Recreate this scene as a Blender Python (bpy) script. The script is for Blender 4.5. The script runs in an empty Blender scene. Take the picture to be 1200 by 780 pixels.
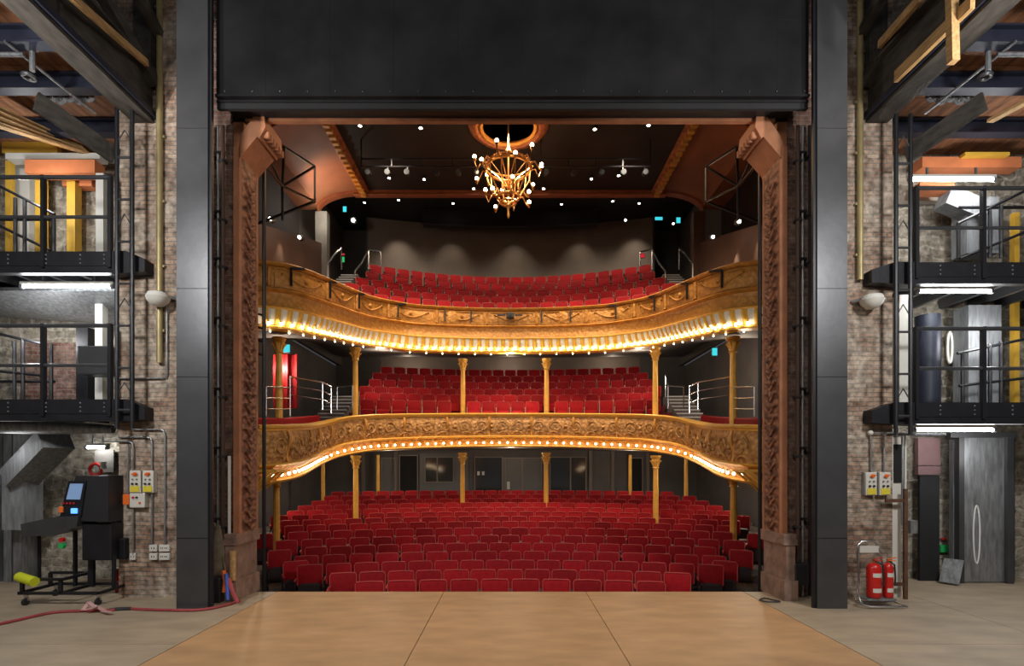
import bpy, bmesh, math, random
from mathutils import Vector, Matrix
R_ = random.Random(7)
C = bpy.context.scene.collection
PI = math.pi
CAMH = 2.2; F = 620.0; CX = 598.0; CY = 548.0

def U(px, py, D):
    """world point seen at photo pixel (px, py) at distance D into the house"""
    return Vector(((px - CX) / F * D, D, CAMH + (CY - py) / F * D))

# ------------------------------------------------------------------ materials
def nt(name):
    m = bpy.data.materials.new(name); m.use_nodes = True
    t = m.node_tree; b = t.nodes['Principled BSDF']
    return m, t, b

def simple(name, col, rough=0.6, metal=0.0, noise=0.0, nscale=6.0, bump=0.0, bscale=40.0, spec=0.5, stretch=None, ornd=0.0):
    m, t, b = nt(name)
    b.inputs['Base Color'].default_value = (*col, 1)
    b.inputs['Roughness'].default_value = rough
    b.inputs['Metallic'].default_value = metal
    b.inputs['Specular IOR Level'].default_value = spec
    tc = t.nodes.new('ShaderNodeTexCoord')
    src = tc.outputs['Object']
    if stretch:
        mp = t.nodes.new('ShaderNodeMapping'); mp.inputs['Scale'].default_value = stretch
        t.links.new(src, mp.inputs['Vector']); src = mp.outputs['Vector']
    last = None
    if noise > 0:
        n = t.nodes.new('ShaderNodeTexNoise'); n.inputs['Scale'].default_value = nscale; n.inputs['Detail'].default_value = 6
        t.links.new(src, n.inputs['Vector'])
        r = t.nodes.new('ShaderNodeValToRGB')
        r.color_ramp.elements[0].position = 0.3; r.color_ramp.elements[1].position = 0.7
        r.color_ramp.elements[0].color = (*[max(0, c * (1 - noise)) for c in col], 1)
        r.color_ramp.elements[1].color = (*[min(1, c * (1 + noise)) for c in col], 1)
        t.links.new(n.outputs['Fac'], r.inputs['Fac']); last = r.outputs['Color']
    if ornd > 0:
        oi = t.nodes.new('ShaderNodeObjectInfo')
        hs = t.nodes.new('ShaderNodeHueSaturation')
        mr = t.nodes.new('ShaderNodeMapRange'); mr.inputs['To Min'].default_value = 1 - ornd; mr.inputs['To Max'].default_value = 1 + ornd
        t.links.new(oi.outputs['Random'], mr.inputs['Value']); t.links.new(mr.outputs['Result'], hs.inputs['Value'])
        if last: t.links.new(last, hs.inputs['Color'])
        else: hs.inputs['Color'].default_value = (*col, 1)
        last = hs.outputs['Color']
    if last: t.links.new(last, b.inputs['Base Color'])
    if bump > 0:
        n2 = t.nodes.new('ShaderNodeTexNoise'); n2.inputs['Scale'].default_value = bscale; n2.inputs['Detail'].default_value = 5
        t.links.new(src, n2.inputs['Vector'])
        bp = t.nodes.new('ShaderNodeBump'); bp.inputs['Strength'].default_value = bump; bp.inputs['Distance'].default_value = 0.02
        t.links.new(n2.outputs['Fac'], bp.inputs['Height']); t.links.new(bp.outputs['Normal'], b.inputs['Normal'])
    return m

def emis(name, col, s):
    m, t, b = nt(name)
    b.inputs['Base Color'].default_value = (*col, 1)
    b.inputs['Emission Color'].default_value = (*col, 1)
    b.inputs['Emission Strength'].default_value = s
    return m

def brick(name, c1, c2, mortar, wash=(0.4, 0.37, 0.33), washamt=0.5, rubble=False, scale=1.0):
    m, t, b = nt(name); L = t.links
    tc = t.nodes.new('ShaderNodeTexCoord')
    sx = t.nodes.new('ShaderNodeSeparateXYZ'); L.new(tc.outputs['Object'], sx.inputs[0])
    ad = t.nodes.new('ShaderNodeMath'); ad.operation = 'ADD'; L.new(sx.outputs['X'], ad.inputs[0]); L.new(sx.outputs['Y'], ad.inputs[1])
    cb = t.nodes.new('ShaderNodeCombineXYZ'); L.new(ad.outputs[0], cb.inputs['X']); L.new(sx.outputs['Z'], cb.inputs['Y'])
    # wobble so that courses are uneven
    nz = t.nodes.new('ShaderNodeTexNoise'); nz.inputs['Scale'].default_value = 2.2; nz.inputs['Detail'].default_value = 3
    L.new(tc.outputs['Object'], nz.inputs['Vector'])
    vs = t.nodes.new('ShaderNodeVectorMath'); vs.operation = 'SCALE'; vs.inputs['Scale'].default_value = 0.07 if not rubble else 0.4
    L.new(nz.outputs['Color'], vs.inputs[0])
    va = t.nodes.new('ShaderNodeVectorMath'); L.new(cb.outputs[0], va.inputs[0]); L.new(vs.outputs[0], va.inputs[1])
    br = t.nodes.new('ShaderNodeTexBrick')
    br.inputs['Scale'].default_value = scale
    br.inputs['Brick Width'].default_value = 0.23 if not rubble else 0.42
    br.inputs['Row Height'].default_value = 0.078 if not rubble else 0.2
    br.inputs['Mortar Size'].default_value = 0.010 if not rubble else 0.022
    br.inputs['Mortar Smooth'].default_value = 0.35
    br.inputs['Color1'].default_value = (*c1, 1); br.inputs['Color2'].default_value = (*c2, 1); br.inputs['Mortar'].default_value = (*mortar, 1)
    L.new(va.outputs[0], br.inputs['Vector'])
    n1 = t.nodes.new('ShaderNodeTexNoise'); n1.inputs['Scale'].default_value = 1.3; n1.inputs['Detail'].default_value = 8; n1.inputs['Roughness'].default_value = 0.68
    L.new(tc.outputs['Object'], n1.inputs['Vector'])
    rp = t.nodes.new('ShaderNodeValToRGB'); rp.color_ramp.elements[0].position = 0.42; rp.color_ramp.elements[1].position = 0.66
    L.new(n1.outputs['Fac'], rp.inputs['Fac'])
    mu = t.nodes.new('ShaderNodeMath'); mu.operation = 'MULTIPLY'; mu.inputs[1].default_value = washamt; L.new(rp.outputs['Color'], mu.inputs[0])
    mx = t.nodes.new('ShaderNodeMixRGB'); L.new(mu.outputs[0], mx.inputs['Fac']); L.new(br.outputs['Color'], mx.inputs['Color1']); mx.inputs['Color2'].default_value = (*wash, 1)
    n3 = t.nodes.new('ShaderNodeTexNoise'); n3.inputs['Scale'].default_value = 9; n3.inputs['Detail'].default_value = 6
    L.new(tc.outputs['Object'], n3.inputs['Vector'])
    r3 = t.nodes.new('ShaderNodeMapRange'); r3.inputs['From Min'].default_value = 0.3; r3.inputs['From Max'].default_value = 0.7; r3.inputs['To Min'].default_value = 0.45; r3.inputs['To Max'].default_value = 1.4
    L.new(n3.outputs['Fac'], r3.inputs['Value'])
    hs = t.nodes.new('ShaderNodeHueSaturation'); L.new(mx.outputs[0], hs.inputs['Color']); L.new(r3.outputs['Result'], hs.inputs['Value'])
    L.new(hs.outputs[0], b.inputs['Base Color'])
    b.inputs['Roughness'].default_value = 0.9; b.inputs['Specular IOR Level'].default_value = 0.2
    sb = t.nodes.new('ShaderNodeMath'); sb.operation = 'SUBTRACT'; L.new(n3.outputs['Fac'], sb.inputs[0]); L.new(br.outputs['Fac'], sb.inputs[1])
    bp = t.nodes.new('ShaderNodeBump'); bp.inputs['Strength'].default_value = 0.7; bp.inputs['Distance'].default_value = 0.03
    L.new(sb.outputs[0], bp.inputs['Height']); L.new(bp.outputs['Normal'], b.inputs['Normal'])
    return m

def voron(name, c1, c2, sc, rough=0.5, metal=0.0, bump=0.6, stretch=(1, 1, 1)):
    """ornamental plaster / relief: swirling raised figures"""
    m, t, b = nt(name); L = t.links
    tc = t.nodes.new('ShaderNodeTexCoord'); mp = t.nodes.new('ShaderNodeMapping'); mp.inputs['Scale'].default_value = stretch
    L.new(tc.outputs['Object'], mp.inputs['Vector'])
    nz = t.nodes.new('ShaderNodeTexNoise'); nz.inputs['Scale'].default_value = sc * 0.45; nz.inputs['Detail'].default_value = 2; nz.inputs['Distortion'].default_value = 3.0
    L.new(mp.outputs[0], nz.inputs['Vector'])
    vo = t.nodes.new('ShaderNodeTexVoronoi'); vo.inputs['Scale'].default_value = sc; L.new(mp.outputs[0], vo.inputs['Vector'])
    ad = t.nodes.new('ShaderNodeMath'); ad.operation = 'MULTIPLY'; L.new(nz.outputs['Fac'], ad.inputs[0]); L.new(vo.outputs['Distance'], ad.inputs[1])
    rp = t.nodes.new('ShaderNodeValToRGB'); rp.color_ramp.elements[0].position = 0.08; rp.color_ramp.elements[1].position = 0.38
    rp.color_ramp.elements[0].color = (*c1, 1); rp.color_ramp.elements[1].color = (*c2, 1)
    L.new(ad.outputs[0], rp.inputs['Fac']); L.new(rp.outputs[0], b.inputs['Base Color'])
    b.inputs['Roughness'].default_value = rough; b.inputs['Metallic'].default_value = metal
    bp = t.nodes.new('ShaderNodeBump'); bp.invert = True; bp.inputs['Strength'].default_value = bump; bp.inputs['Distance'].default_value = 0.04
    L.new(ad.outputs[0], bp.inputs['Height']); L.new(bp.outputs['Normal'], b.inputs['Normal'])
    return m

M = {}
M['brick'] = brick('worn_brick', (0.25, 0.14, 0.095), (0.40, 0.28, 0.20), (0.20, 0.17, 0.14), (0.52, 0.47, 0.39), 0.75)
M['brick_red'] = brick('red_brick', (0.15, 0.065, 0.045), (0.22, 0.12, 0.09), (0.22, 0.18, 0.16), (0.30, 0.24, 0.20), 0.5)
M['rubble'] = brick('rubble_stone', (0.36, 0.31, 0.24), (0.22, 0.18, 0.14), (0.42, 0.38, 0.31), (0.5, 0.46, 0.38), 0.5, rubble=True)
M['steel'] = simple('grey_painted_steel', (0.085, 0.085, 0.09), 0.36, 0.5, 0.15, 2.0, 0.05, 8)
M['iron'] = simple('fire_curtain_iron', (0.030, 0.029, 0.031), 0.34, 0.5, 0.3, 1.2, 0.3, 1.6)
M['blacksteel'] = simple('black_steel', (0.018, 0.018, 0.022), 0.42, 0.3, 0.2, 5, 0.1, 30)
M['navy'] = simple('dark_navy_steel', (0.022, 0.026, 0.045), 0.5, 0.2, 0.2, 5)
M['galv'] = simple('galvanised_steel', (0.30, 0.31, 0.32), 0.45, 0.6, 0.35, 3.0, 0.1, 20, stretch=(6, 6, 1))
M['duct'] = simple('dull_duct_metal', (0.24, 0.25, 0.26), 0.7, 0.1, 0.3, 3.0, 0.1, 20, stretch=(6, 6, 1))
M['chrome'] = simple('brushed_chrome', (0.6, 0.6, 0.6), 0.25, 0.95)
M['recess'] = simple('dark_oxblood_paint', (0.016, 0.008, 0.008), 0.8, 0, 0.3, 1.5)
M['black'] = simple('matt_black_paint', (0.010, 0.010, 0.011), 0.8, 0, 0.2, 2)
M['blackplastic'] = simple('black_plastic', (0.02, 0.02, 0.022), 0.5, 0, 0.1, 5)
M['fly'] = simple('dark_aged_beam', (0.055, 0.048, 0.04), 0.7, 0.1, 0.5, 3, 0.3, 12, stretch=(3, 1, 3))
M['timber'] = simple('raw_timber', (0.45, 0.27, 0.11), 0.7, 0, 0.35, 3, 0.2, 20, stretch=(8, 1, 8))
M['planks'] = simple('brown_deck_planks', (0.30, 0.13, 0.06), 0.7, 0, 0.5, 2.2, 0.2, 12, stretch=(6, 1, 1))
M['orange_steel'] = simple('orange_primer_steel', (0.62, 0.20, 0.08), 0.5, 0, 0.15, 3)
M['yellow_steel'] = simple('yellow_painted_steel', (0.68, 0.40, 0.05), 0.5, 0, 0.15, 3)
M['stage'] = simple('stage_board', (0.40, 0.315, 0.22), 0.55, 0, 0.16, 1.4, 0.08, 9, stretch=(1, 2.5, 1))
M['stage_warm'] = simple('stage_board_tan', (0.50, 0.295, 0.145), 0.5, 0, 0.14, 1.6, 0.08, 9, stretch=(1, 2.5, 1))
M['concrete'] = simple('grey_plaster', (0.20, 0.185, 0.165), 0.85, 0, 0.25, 2, 0.15, 12)
M['housewall'] = simple('charcoal_house_wall', (0.115, 0.105, 0.10), 0.7, 0, 0.12, 1.2, 0.05, 8)
M['househi'] = simple('taupe_gallery_wall', (0.20, 0.165, 0.14), 0.65, 0, 0.12, 1.2, 0.05, 8)
M['brownwall'] = simple('brown_slip_wall', (0.11, 0.062, 0.043), 0.6, 0, 0.12, 1.2, 0.05, 8)
M['ceil'] = simple('black_ceiling', (0.017, 0.012, 0.011), 0.7, 0, 0.3, 1.2)
M['cove'] = simple('terracotta_cove', (0.24, 0.085, 0.04), 0.65, 0, 0.25, 0.9, 0.1, 5)
M['cornice'] = voron('gilt_cornice', (0.42, 0.15, 0.05), (0.22, 0.06, 0.025), 5, 0.5, 0.1, 0.8)
M['cornice_red'] = simple('red_brown_moulding', (0.28, 0.075, 0.03), 0.5, 0, 0.2, 3)
M['terra'] = simple('terracotta_pilaster', (0.40, 0.165, 0.08), 0.65, 0, 0.25, 3, 0.3, 14)
M['terra_relief'] = voron('carved_foliage_band', (0.40, 0.19, 0.11), (0.12, 0.05, 0.03), 7, 0.6, 0, 1.0, (1, 1, 1.6))
M['plinth'] = simple('worn_painted_plinth', (0.26, 0.17, 0.13), 0.7, 0, 0.4, 5, 0.4, 14)
M['gold'] = simple('gold_paint', (0.90, 0.50, 0.09), 0.42, 0.12, 0.12, 5, 0.1, 30)
M['gold_dark'] = simple('old_gold_paint', (0.62, 0.29, 0.055), 0.5, 0.2, 0.25, 5, 0.2, 24)
M['relief_low'] = voron('scrolled_relief', (0.68, 0.37, 0.12), (0.36, 0.17, 0.05), 9, 0.5, 0.1, 1.0)
M['relief_up'] = voron('orange_relief', (0.60, 0.29, 0.06), (0.44, 0.19, 0.035), 9, 0.5, 0.1, 0.9)
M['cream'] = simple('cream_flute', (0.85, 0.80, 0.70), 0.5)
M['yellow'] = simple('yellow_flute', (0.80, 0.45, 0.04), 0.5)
M['velvet'] = simple('red_velvet', (0.36, 0.007, 0.012), 0.75, 0, 0.15, 8, 0.1, 60, 0.25, ornd=0.25)
M['piping'] = simple('red_edge_piping', (0.55, 0.06, 0.055), 0.6)
M['seatshell'] = simple('dark_seat_shell', (0.030, 0.018, 0.018), 0.5)
M['armpad'] = simple('red_arm_pad', (0.60, 0.05, 0.045), 0.5)
M['armpale'] = simple('pale_arm_end', (0.62, 0.42, 0.33), 0.45)
M['carpet'] = simple('dark_carpet', (0.15, 0.13, 0.12), 0.95, 0, 0.2, 8)
M['redcarpet'] = simple('wine_red_cloth', (0.16, 0.012, 0.018), 0.9, 0, 0.2, 8)
M['whiteplastic'] = simple('white_plastic', (0.68, 0.66, 0.60), 0.5)
M['yellowlabel'] = simple('yellow_label', (0.75, 0.62, 0.05), 0.5)
M['redplastic'] = simple('red_gloss', (0.55, 0.015, 0.012), 0.3)
M['orangeplastic'] = simple('orange_plastic', (0.85, 0.16, 0.02), 0.5)
M['greenplastic'] = simple('green_plastic', (0.02, 0.42, 0.10), 0.5)
M['blueplastic'] = simple('blue_strap', (0.05, 0.10, 0.42), 0.7)
M['hose'] = simple('faded_red_hose', (0.36, 0.055, 0.06), 0.6, 0, 0.2, 4)
M['foam'] = simple('yellow_green_foam', (0.62, 0.68, 0.02), 0.8)
M['brassrod'] = simple('brass', (0.62, 0.30, 0.08), 0.3, 0.8)
M['pipe'] = simple('olive_brass_pipe', (0.34, 0.27, 0.13), 0.45, 0.4, 0.25, 3)
M['glassdark'] = simple('dark_glass', (0.05, 0.055, 0.06), 0.08, 0.0, spec=0.9)
M['doorgrey'] = simple('grey_door_panel', (0.15, 0.15, 0.15), 0.5, 0, 0.08, 2)
M['frame'] = simple('taupe_frame', (0.26, 0.22, 0.19), 0.5)
M['sack'] = simple('olive_canvas', (0.15, 0.12, 0.08), 0.9, 0, 0.3, 10)
M['rustpipe'] = simple('brown_pipe', (0.09, 0.05, 0.035), 0.6)
M['paper'] = simple('white_paper', (0.75, 0.75, 0.73), 0.7)
M['seam'] = simple('dark_board_joint', (0.05, 0.03, 0.02), 0.9)
M['pinkpanel'] = simple('faded_maroon_board', (0.30, 0.17, 0.17), 0.7, 0, 0.1, 3)
M['bulb'] = emis('warm_bulb', (1.0, 0.80, 0.52), 17)
M['bulb_cove'] = emis('cove_bulb', (1.0, 0.84, 0.60), 42)
M['bulb_small'] = emis('small_warm_bulb', (1.0, 0.82, 0.58), 10)
M['bulb_ch'] = emis('chandelier_bulb', (1.0, 0.72, 0.46), 18)
M['tube'] = emis('white_tube', (0.95, 0.98, 1.0), 55)
M['down'] = emis('downlight_lens', (1.0, 0.88, 0.72), 22)
M['cyan'] = emis('cyan_sign_glow', (0.05, 0.62, 0.72), 1.1)
M['greenlit'] = emis('green_sign_glow', (0.02, 0.5, 0.15), 0.7)
M['redlit'] = emis('red_sign_glow', (0.7, 0.02, 0.04), 0.5)
M['screen'] = emis('screen_glow', (0.12, 0.19, 0.32), 0.8)

# ------------------------------------------------------------------ mesh building
class MB:
    def __init__(s): s.v = []; s.f = []; s.m = []; s.mats = []
    def mi(s, mat):
        if mat is None: return 0
        if mat not in s.mats: s.mats.append(mat)
        return s.mats.index(mat)
    def add(s, vs, fs, mat=None):
        o = len(s.v); s.v += [Vector(v) for v in vs]; k = s.mi(mat)
        for f in fs: s.f.append([i + o for i in f]); s.m.append(k)
    def box(s, x0, x1, y0, y1, z0, z1, mat=None):
        vs = [(x, y, z) for z in (z0, z1) for y in (y0, y1) for x in (x0, x1)]
        s.add(vs, [(0, 2, 3, 1), (4, 5, 7, 6), (0, 1, 5, 4), (2, 6, 7, 3), (0, 4, 6, 2), (1, 3, 7, 5)], mat)
    def cbox(s, c, sx, sy, sz, mat=None):
        s.box(c[0] - sx / 2, c[0] + sx / 2, c[1] - sy / 2, c[1] + sy / 2, c[2] - sz / 2, c[2] + sz / 2, mat)
    def rbox(s, x0, x1, y0, y1, z0, z1, r=0.02, seg=2, mat=None):
        bm = bmesh.new(); bmesh.ops.create_cube(bm, size=1)
        for v in bm.verts:
            v.co = Vector(((x0 + x1) / 2 + v.co.x * (x1 - x0), (y0 + y1) / 2 + v.co.y * (y1 - y0), (z0 + z1) / 2 + v.co.z * (z1 - z0)))
        bmesh.ops.bevel(bm, geom=bm.edges[:], offset=r, segments=seg, profile=0.5, affect='EDGES')
        bm.verts.index_update()
        s.add([v.co.copy() for v in bm.verts], [[v.index for v in f.verts] for f in bm.faces], mat); bm.free()
    def beam(s, p, q, w, h, mat=None, up=Vector((0, 0, 1))):
        p = Vector(p); q = Vector(q); d = (q - p).normalized()
        if abs(d.dot(up)) > 0.98: up = Vector((0, 1, 0))
        a = d.cross(up).normalized() * w / 2; b = a.cross(d).normalized() * h / 2
        vs = []
        for e in (p, q): vs += [e - a - b, e + a - b, e + a + b, e - a + b]
        s.add(vs, [(0, 3, 2, 1), (4, 5, 6, 7), (0, 1, 5, 4), (1, 2, 6, 5), (2, 3, 7, 6), (3, 0, 4, 7)], mat)
    def ibeam(s, p, q, w, h, tf=0.03, mat=None):
        p = Vector(p); q = Vector(q)
        dz = Vector((0, 0, h / 2 - tf / 2))
        s.beam(p + dz, q + dz, w, tf, mat); s.beam(p - dz, q - dz, w, tf, mat); s.beam(p, q, tf, h - tf, mat)
    def tube(s, pts, r, n=8, mat=None, cap=True):
        pts = [Vector(p) for p in pts]; rings = []
        d0 = None; a = None
        for i, p in enumerate(pts):
            d = ((pts[min(i + 1, len(pts) - 1)] - pts[max(i - 1, 0)])).normalized()
            if a is None:
                t = Vector((0, 0, 1)) if abs(d.z) < 0.9 else Vector((1, 0, 0))
                a = d.cross(t).normalized()
            else: a = (a - d * a.dot(d)).normalized()
            b = d.cross(a)
            rr = r[i] if isinstance(r, (list, tuple)) else r
            rings.append([p + (a * math.cos(2 * PI * k / n) + b * math.sin(2 * PI * k / n)) * rr for k in range(n)])
        s.loft(rings, mat, cap)
    def loft(s, rings, mat=None, cap=True, closed=True):
        n = len(rings[0]); vs = [v for r in rings for v in r]; fs = []
        for i in range(len(rings) - 1):
            for k in range(n if closed else n - 1):
                k2 = (k + 1) % n
                fs.append((i * n + k, i * n + k2, (i + 1) * n + k2, (i + 1) * n + k))
        if cap and closed:
            fs.append(tuple(range(n - 1, -1, -1))); fs.append(tuple(range((len(rings) - 1) * n, len(rings) * n)))
        s.add(vs, fs, mat)
    def lathe(s, prof, c, n=16, mat=None, flute=0.0, nf=0):
        c = Vector(c); rings = []
        for r, z in prof:
            rings.append([c + Vector((math.cos(2 * PI * k / n) * r * (1 - (flute if (nf and k % 2) else 0)), math.sin(2 * PI * k / n) * r * (1 - (flute if (nf and k % 2) else 0)), z)) for k in range(n)])
        s.loft(rings, mat, True)
    def ball(s, c, r, n=8, mat=None, sz=1.0):
        prof = [(max(1e-4, r * math.sin(PI * i / (n // 2 + 2))), -r * sz * math.cos(PI * i / (n // 2 + 2))) for i in range(n // 2 + 3)]
        s.lathe(prof, c, n, mat)
    def torus(s, c, R, r, n=32, k=8, mat=None, axis='z'):
        pts = []
        c = Vector(c); rings = []
        for i in range(n + 1):
            a = 2 * PI * i / n
            if axis == 'z': e = Vector((math.cos(a), math.sin(a), 0)); u = Vector((0, 0, 1))
            elif axis == 'y': e = Vector((math.cos(a), 0, math.sin(a))); u = Vector((0, 1, 0))
            else: e = Vector((0, math.cos(a), math.sin(a))); u = Vector((1, 0, 0))
            rings.append([c + e * R + (e * math.cos(2 * PI * j / k) + u * math.sin(2 * PI * j / k)) * r for j in range(k)])
        s.loft(rings, mat, False)
    def build(s, name, mat=None, parent=None, smooth=False, origin=None):
        me = bpy.data.meshes.new(name)
        if origin is None:
            if parent is not None: origin = rootloc(parent)
            elif s.v:
                xs = [v.x for v in s.v]; ys = [v.y for v in s.v]; zs = [v.z for v in s.v]
                origin = Vector(((min(xs) + max(xs)) / 2, (min(ys) + max(ys)) / 2, min(zs)))
            else: origin = Vector()
        origin = Vector(origin)
        me.from_pydata([tuple(v - origin) for v in s.v], [], s.f)
        mats = list(s.mats)
        if mats and mat is not None and mat not in mats:
            pass
        for m in (mats or [mat]): me.materials.append(m)
        if s.mats: me.polygons.foreach_set('material_index', s.m)
        bm = bmesh.new(); bm.from_mesh(me); bmesh.ops.recalc_face_normals(bm, faces=bm.faces[:]); bm.to_mesh(me); bm.free()
        if smooth:
            me.polygons.foreach_set('use_smooth', [True] * len(me.polygons))
            me.set_sharp_from_angle(angle=math.radians(40))
        me.update()
        o = bpy.data.objects.new(name, me); C.objects.link(o)
        if parent is not None: o.parent = parent
        else: o.location = origin
        return o

def rootloc(o):
    v = Vector()
    while o is not None: v += o.location; o = o.parent
    return v
def tag(o, label, cat, group=None):
    o['label'] = label; o['category'] = cat
    if group: o['group'] = group
    return o
def thing(name, label, cat, loc, group=None, rz=0):
    o = bpy.data.objects.new(name, None); C.objects.link(o); o.location = loc; o.rotation_euler = (0, 0, rz)
    o.empty_display_size = 0.1
    return tag(o, label, cat, group)
def struct(o): o['kind'] = 'structure'; return o
def part(name, mat, parent, fn, smooth=False, label=None):
    b = MB(); fn(b); o = b.build(name, mat, parent, smooth)
    if label: o['label'] = label
    return o
def parts(name, mat, parent, fns, smooth=False):
    return [part(name, mat, parent, f, smooth) for f in fns]
def solo(name, mat, label, cat, fn, group=None, smooth=False):
    b = MB(); fn(b); return tag(b.build(name, mat, None, smooth), label, cat, group)
def st(name, mat, fn, smooth=False):
    b = MB(); fn(b); return struct(b.build(name, mat, None, smooth))
def copy_tree(o, parent=None):
    c = o.copy(); C.objects.link(c)
    if parent is not None: c.parent = parent
    for ch in KIDS.get(o.name, []): copy_tree(ch, c)
    return c
KIDS = {}
def index_kids(root):
    for o in list(C.objects):
        if o.parent is not None:
            KIDS.setdefault(o.parent.name, [])
            if o not in KIDS[o.parent.name]: KIDS[o.parent.name].append(o)
ORD = ['zeroth', 'first', 'second', 'third', 'fourth', 'fifth', 'sixth', 'seventh', 'eighth', 'ninth', 'tenth', 'eleventh', 'twelfth', 'thirteenth',
       'fourteenth', 'fifteenth', 'sixteenth', 'seventeenth', 'eighteenth', 'nineteenth', 'twentieth']
def place_words(i, n):
    """position of item i of n, counted from the nearer end"""
    if n % 2 and i == n // 2: return 'in the very middle'
    if i < n / 2: return 'the leftmost' if i == 0 else ORD[i + 1] + ' from the left'
    j = n - 1 - i
    return 'the rightmost' if j == 0 else ORD[j + 1] + ' from the right'

def catmull(P, n):
    out = []
    for i in range(len(P) - 1):
        p0 = P[max(i - 1, 0)]; p1 = P[i]; p2 = P[i + 1]; p3 = P[min(i + 2, len(P) - 1)]
        for k in range(n):
            t = k / n
            out.append(0.5 * ((2 * p1) + (-p0 + p2) * t + (2 * p0 - 5 * p1 + 4 * p2 - p3) * t * t + (-p0 + 3 * p1 - 3 * p2 + p3) * t ** 3))
    out.append(P[-1].copy()); return out
def resample(P, step):
    L = [0]
    for a, b in zip(P, P[1:]): L.append(L[-1] + (b - a).length)
    n = max(2, int(round(L[-1] / step))); out = []; j = 0
    for i in range(n + 1):
        t = L[-1] * i / n
        while j < len(L) - 2 and L[j + 1] < t: j += 1
        u = (t - L[j]) / max(1e-9, L[j + 1] - L[j]); out.append(P[j].lerp(P[j + 1], u))
    return out
def mirror_path(left):
    """left: points from stage side (left) to the middle; returns whole horseshoe"""
    return left + [Vector((-p.x, p.y, p.z)) for p in reversed(left[:-1])]

# ------------------------------------------------------------------ camera, world, view
cam = bpy.data.cameras.new('camera'); co = bpy.data.objects.new('camera', cam); C.objects.link(co)
co.location = (0, 0, CAMH); co.rotation_euler = (PI / 2, 0, 0)
cam.sensor_width = 36; cam.lens = F / 1200 * 36; cam.shift_x = 2 / 1200; cam.shift_y = 158 / 1200
cam.clip_start = 0.1; cam.clip_end = 200
sc = bpy.context.scene; sc.camera = co
sc.view_settings.view_transform = 'Standard'; sc.view_settings.look = 'None'
sc.view_settings.gamma = 1; sc.view_settings.exposure = 0.0; sc.view_settings.use_curve_mapping = False
sc.cycles.use_denoising = True; sc.cycles.max_bounces = 5; sc.cycles.diffuse_bounces = 3; sc.cycles.glossy_bounces = 3
sc.cycles.sample_clamp_indirect = 3.0; sc.cycles.caustics_reflective = False; sc.cycles.caustics_refractive = False
w = bpy.data.worlds.new('world'); sc.world = w; w.use_nodes = True
w.node_tree.nodes['Background'].inputs['Color'].default_value = (0.55, 0.58, 0.65, 1)
w.node_tree.nodes['Background'].inputs['Strength'].default_value = 0.10

# ------------------------------------------------------------------ stage floor
def stage(b):
    b.box(-4.135, -1.185, 0.5, 9.41, -0.12, 0); b.box(-1.175, 1.335, 0.5, 9.41, -0.12, 0); b.box(1.345, 4.135, 0.5, 9.41, -0.12, 0)
st('floor', M['stage_warm'], stage)
def stage_s(b):
    for x0, x1, y1 in ((-12, -8.2, 10.9), (-8.19, -6.5, 10.9), (-6.5, -4.15, 9.41), (4.15, 6.4, 9.41), (6.4, 6.9, 10.9), (6.91, 12, 10.9)):
        b.box(x0, x1, 0.5, 6.6, -0.12, 0)
        b.box(x0, x1, 6.607, y1, -0.12, 0)
st('floor', M['stage'], stage_s)
def sub(b):
    b.box(-12, 12, 0.5, 9.38, -0.9, -0.125)
st('floor', M['seam'], sub)

# ------------------------------------------------------------------ proscenium wall and brick piers
def wallL(b):
    b.box(-6.66, -5.32, 9.0, 9.6, 0, 12.5)
st('wall_left', M['brick'], wallL)
def wallLb(b):
    b.box(-5.32, -4.75, 9.06, 9.6, 0, 12.5)
st('wall_left', M['brick_red'], wallLb)
def wallR(b):
    b.box(5.32, 6.5, 9.0, 9.6, 0, 12.5)
st('wall_right', M['brick'], wallR)
def wallRb(b):
    b.box(4.75, 5.32, 9.06, 9.6, 0, 12.5)
st('wall_right', M['brick_red'], wallRb)
st('wall_front', M['black'], lambda b: b.box(-4.75, 4.75, 9.06, 9.14, 8.14, 13.5))
st('trim_1', M['terra'], lambda b: b.box(-4.5, 4.5, 8.98, 9.06, 8.08, 8.18))
# side-stage recess walls
def bayL(b):
    b.box(-12, -6.66, 10.55, 10.9, 0, 12.5)
st('wall_left', M['rubble'], lambda b: b.box(-6.66, -6.4, 9.61, 10.9, 0, 12.5))
st('wall_back_left', M['rubble'], bayL)
def bayR(b):
    b.box(6.5, 12, 10.55, 10.9, 0, 12.5)
st('wall_right', M['rubble'], lambda b: b.box(6.3, 6.5, 9.61, 10.9, 0, 12.5))
st('wall_back_right', M['rubble'], bayR)
st('wall_left', M['concrete'], lambda b: b.box(-12.2, -12, 0.5, 10.9, 0, 12.5))
st('wall_right', M['concrete'], lambda b: b.box(12, 12.2, 0.5, 10.9, 0, 12.5))

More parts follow.
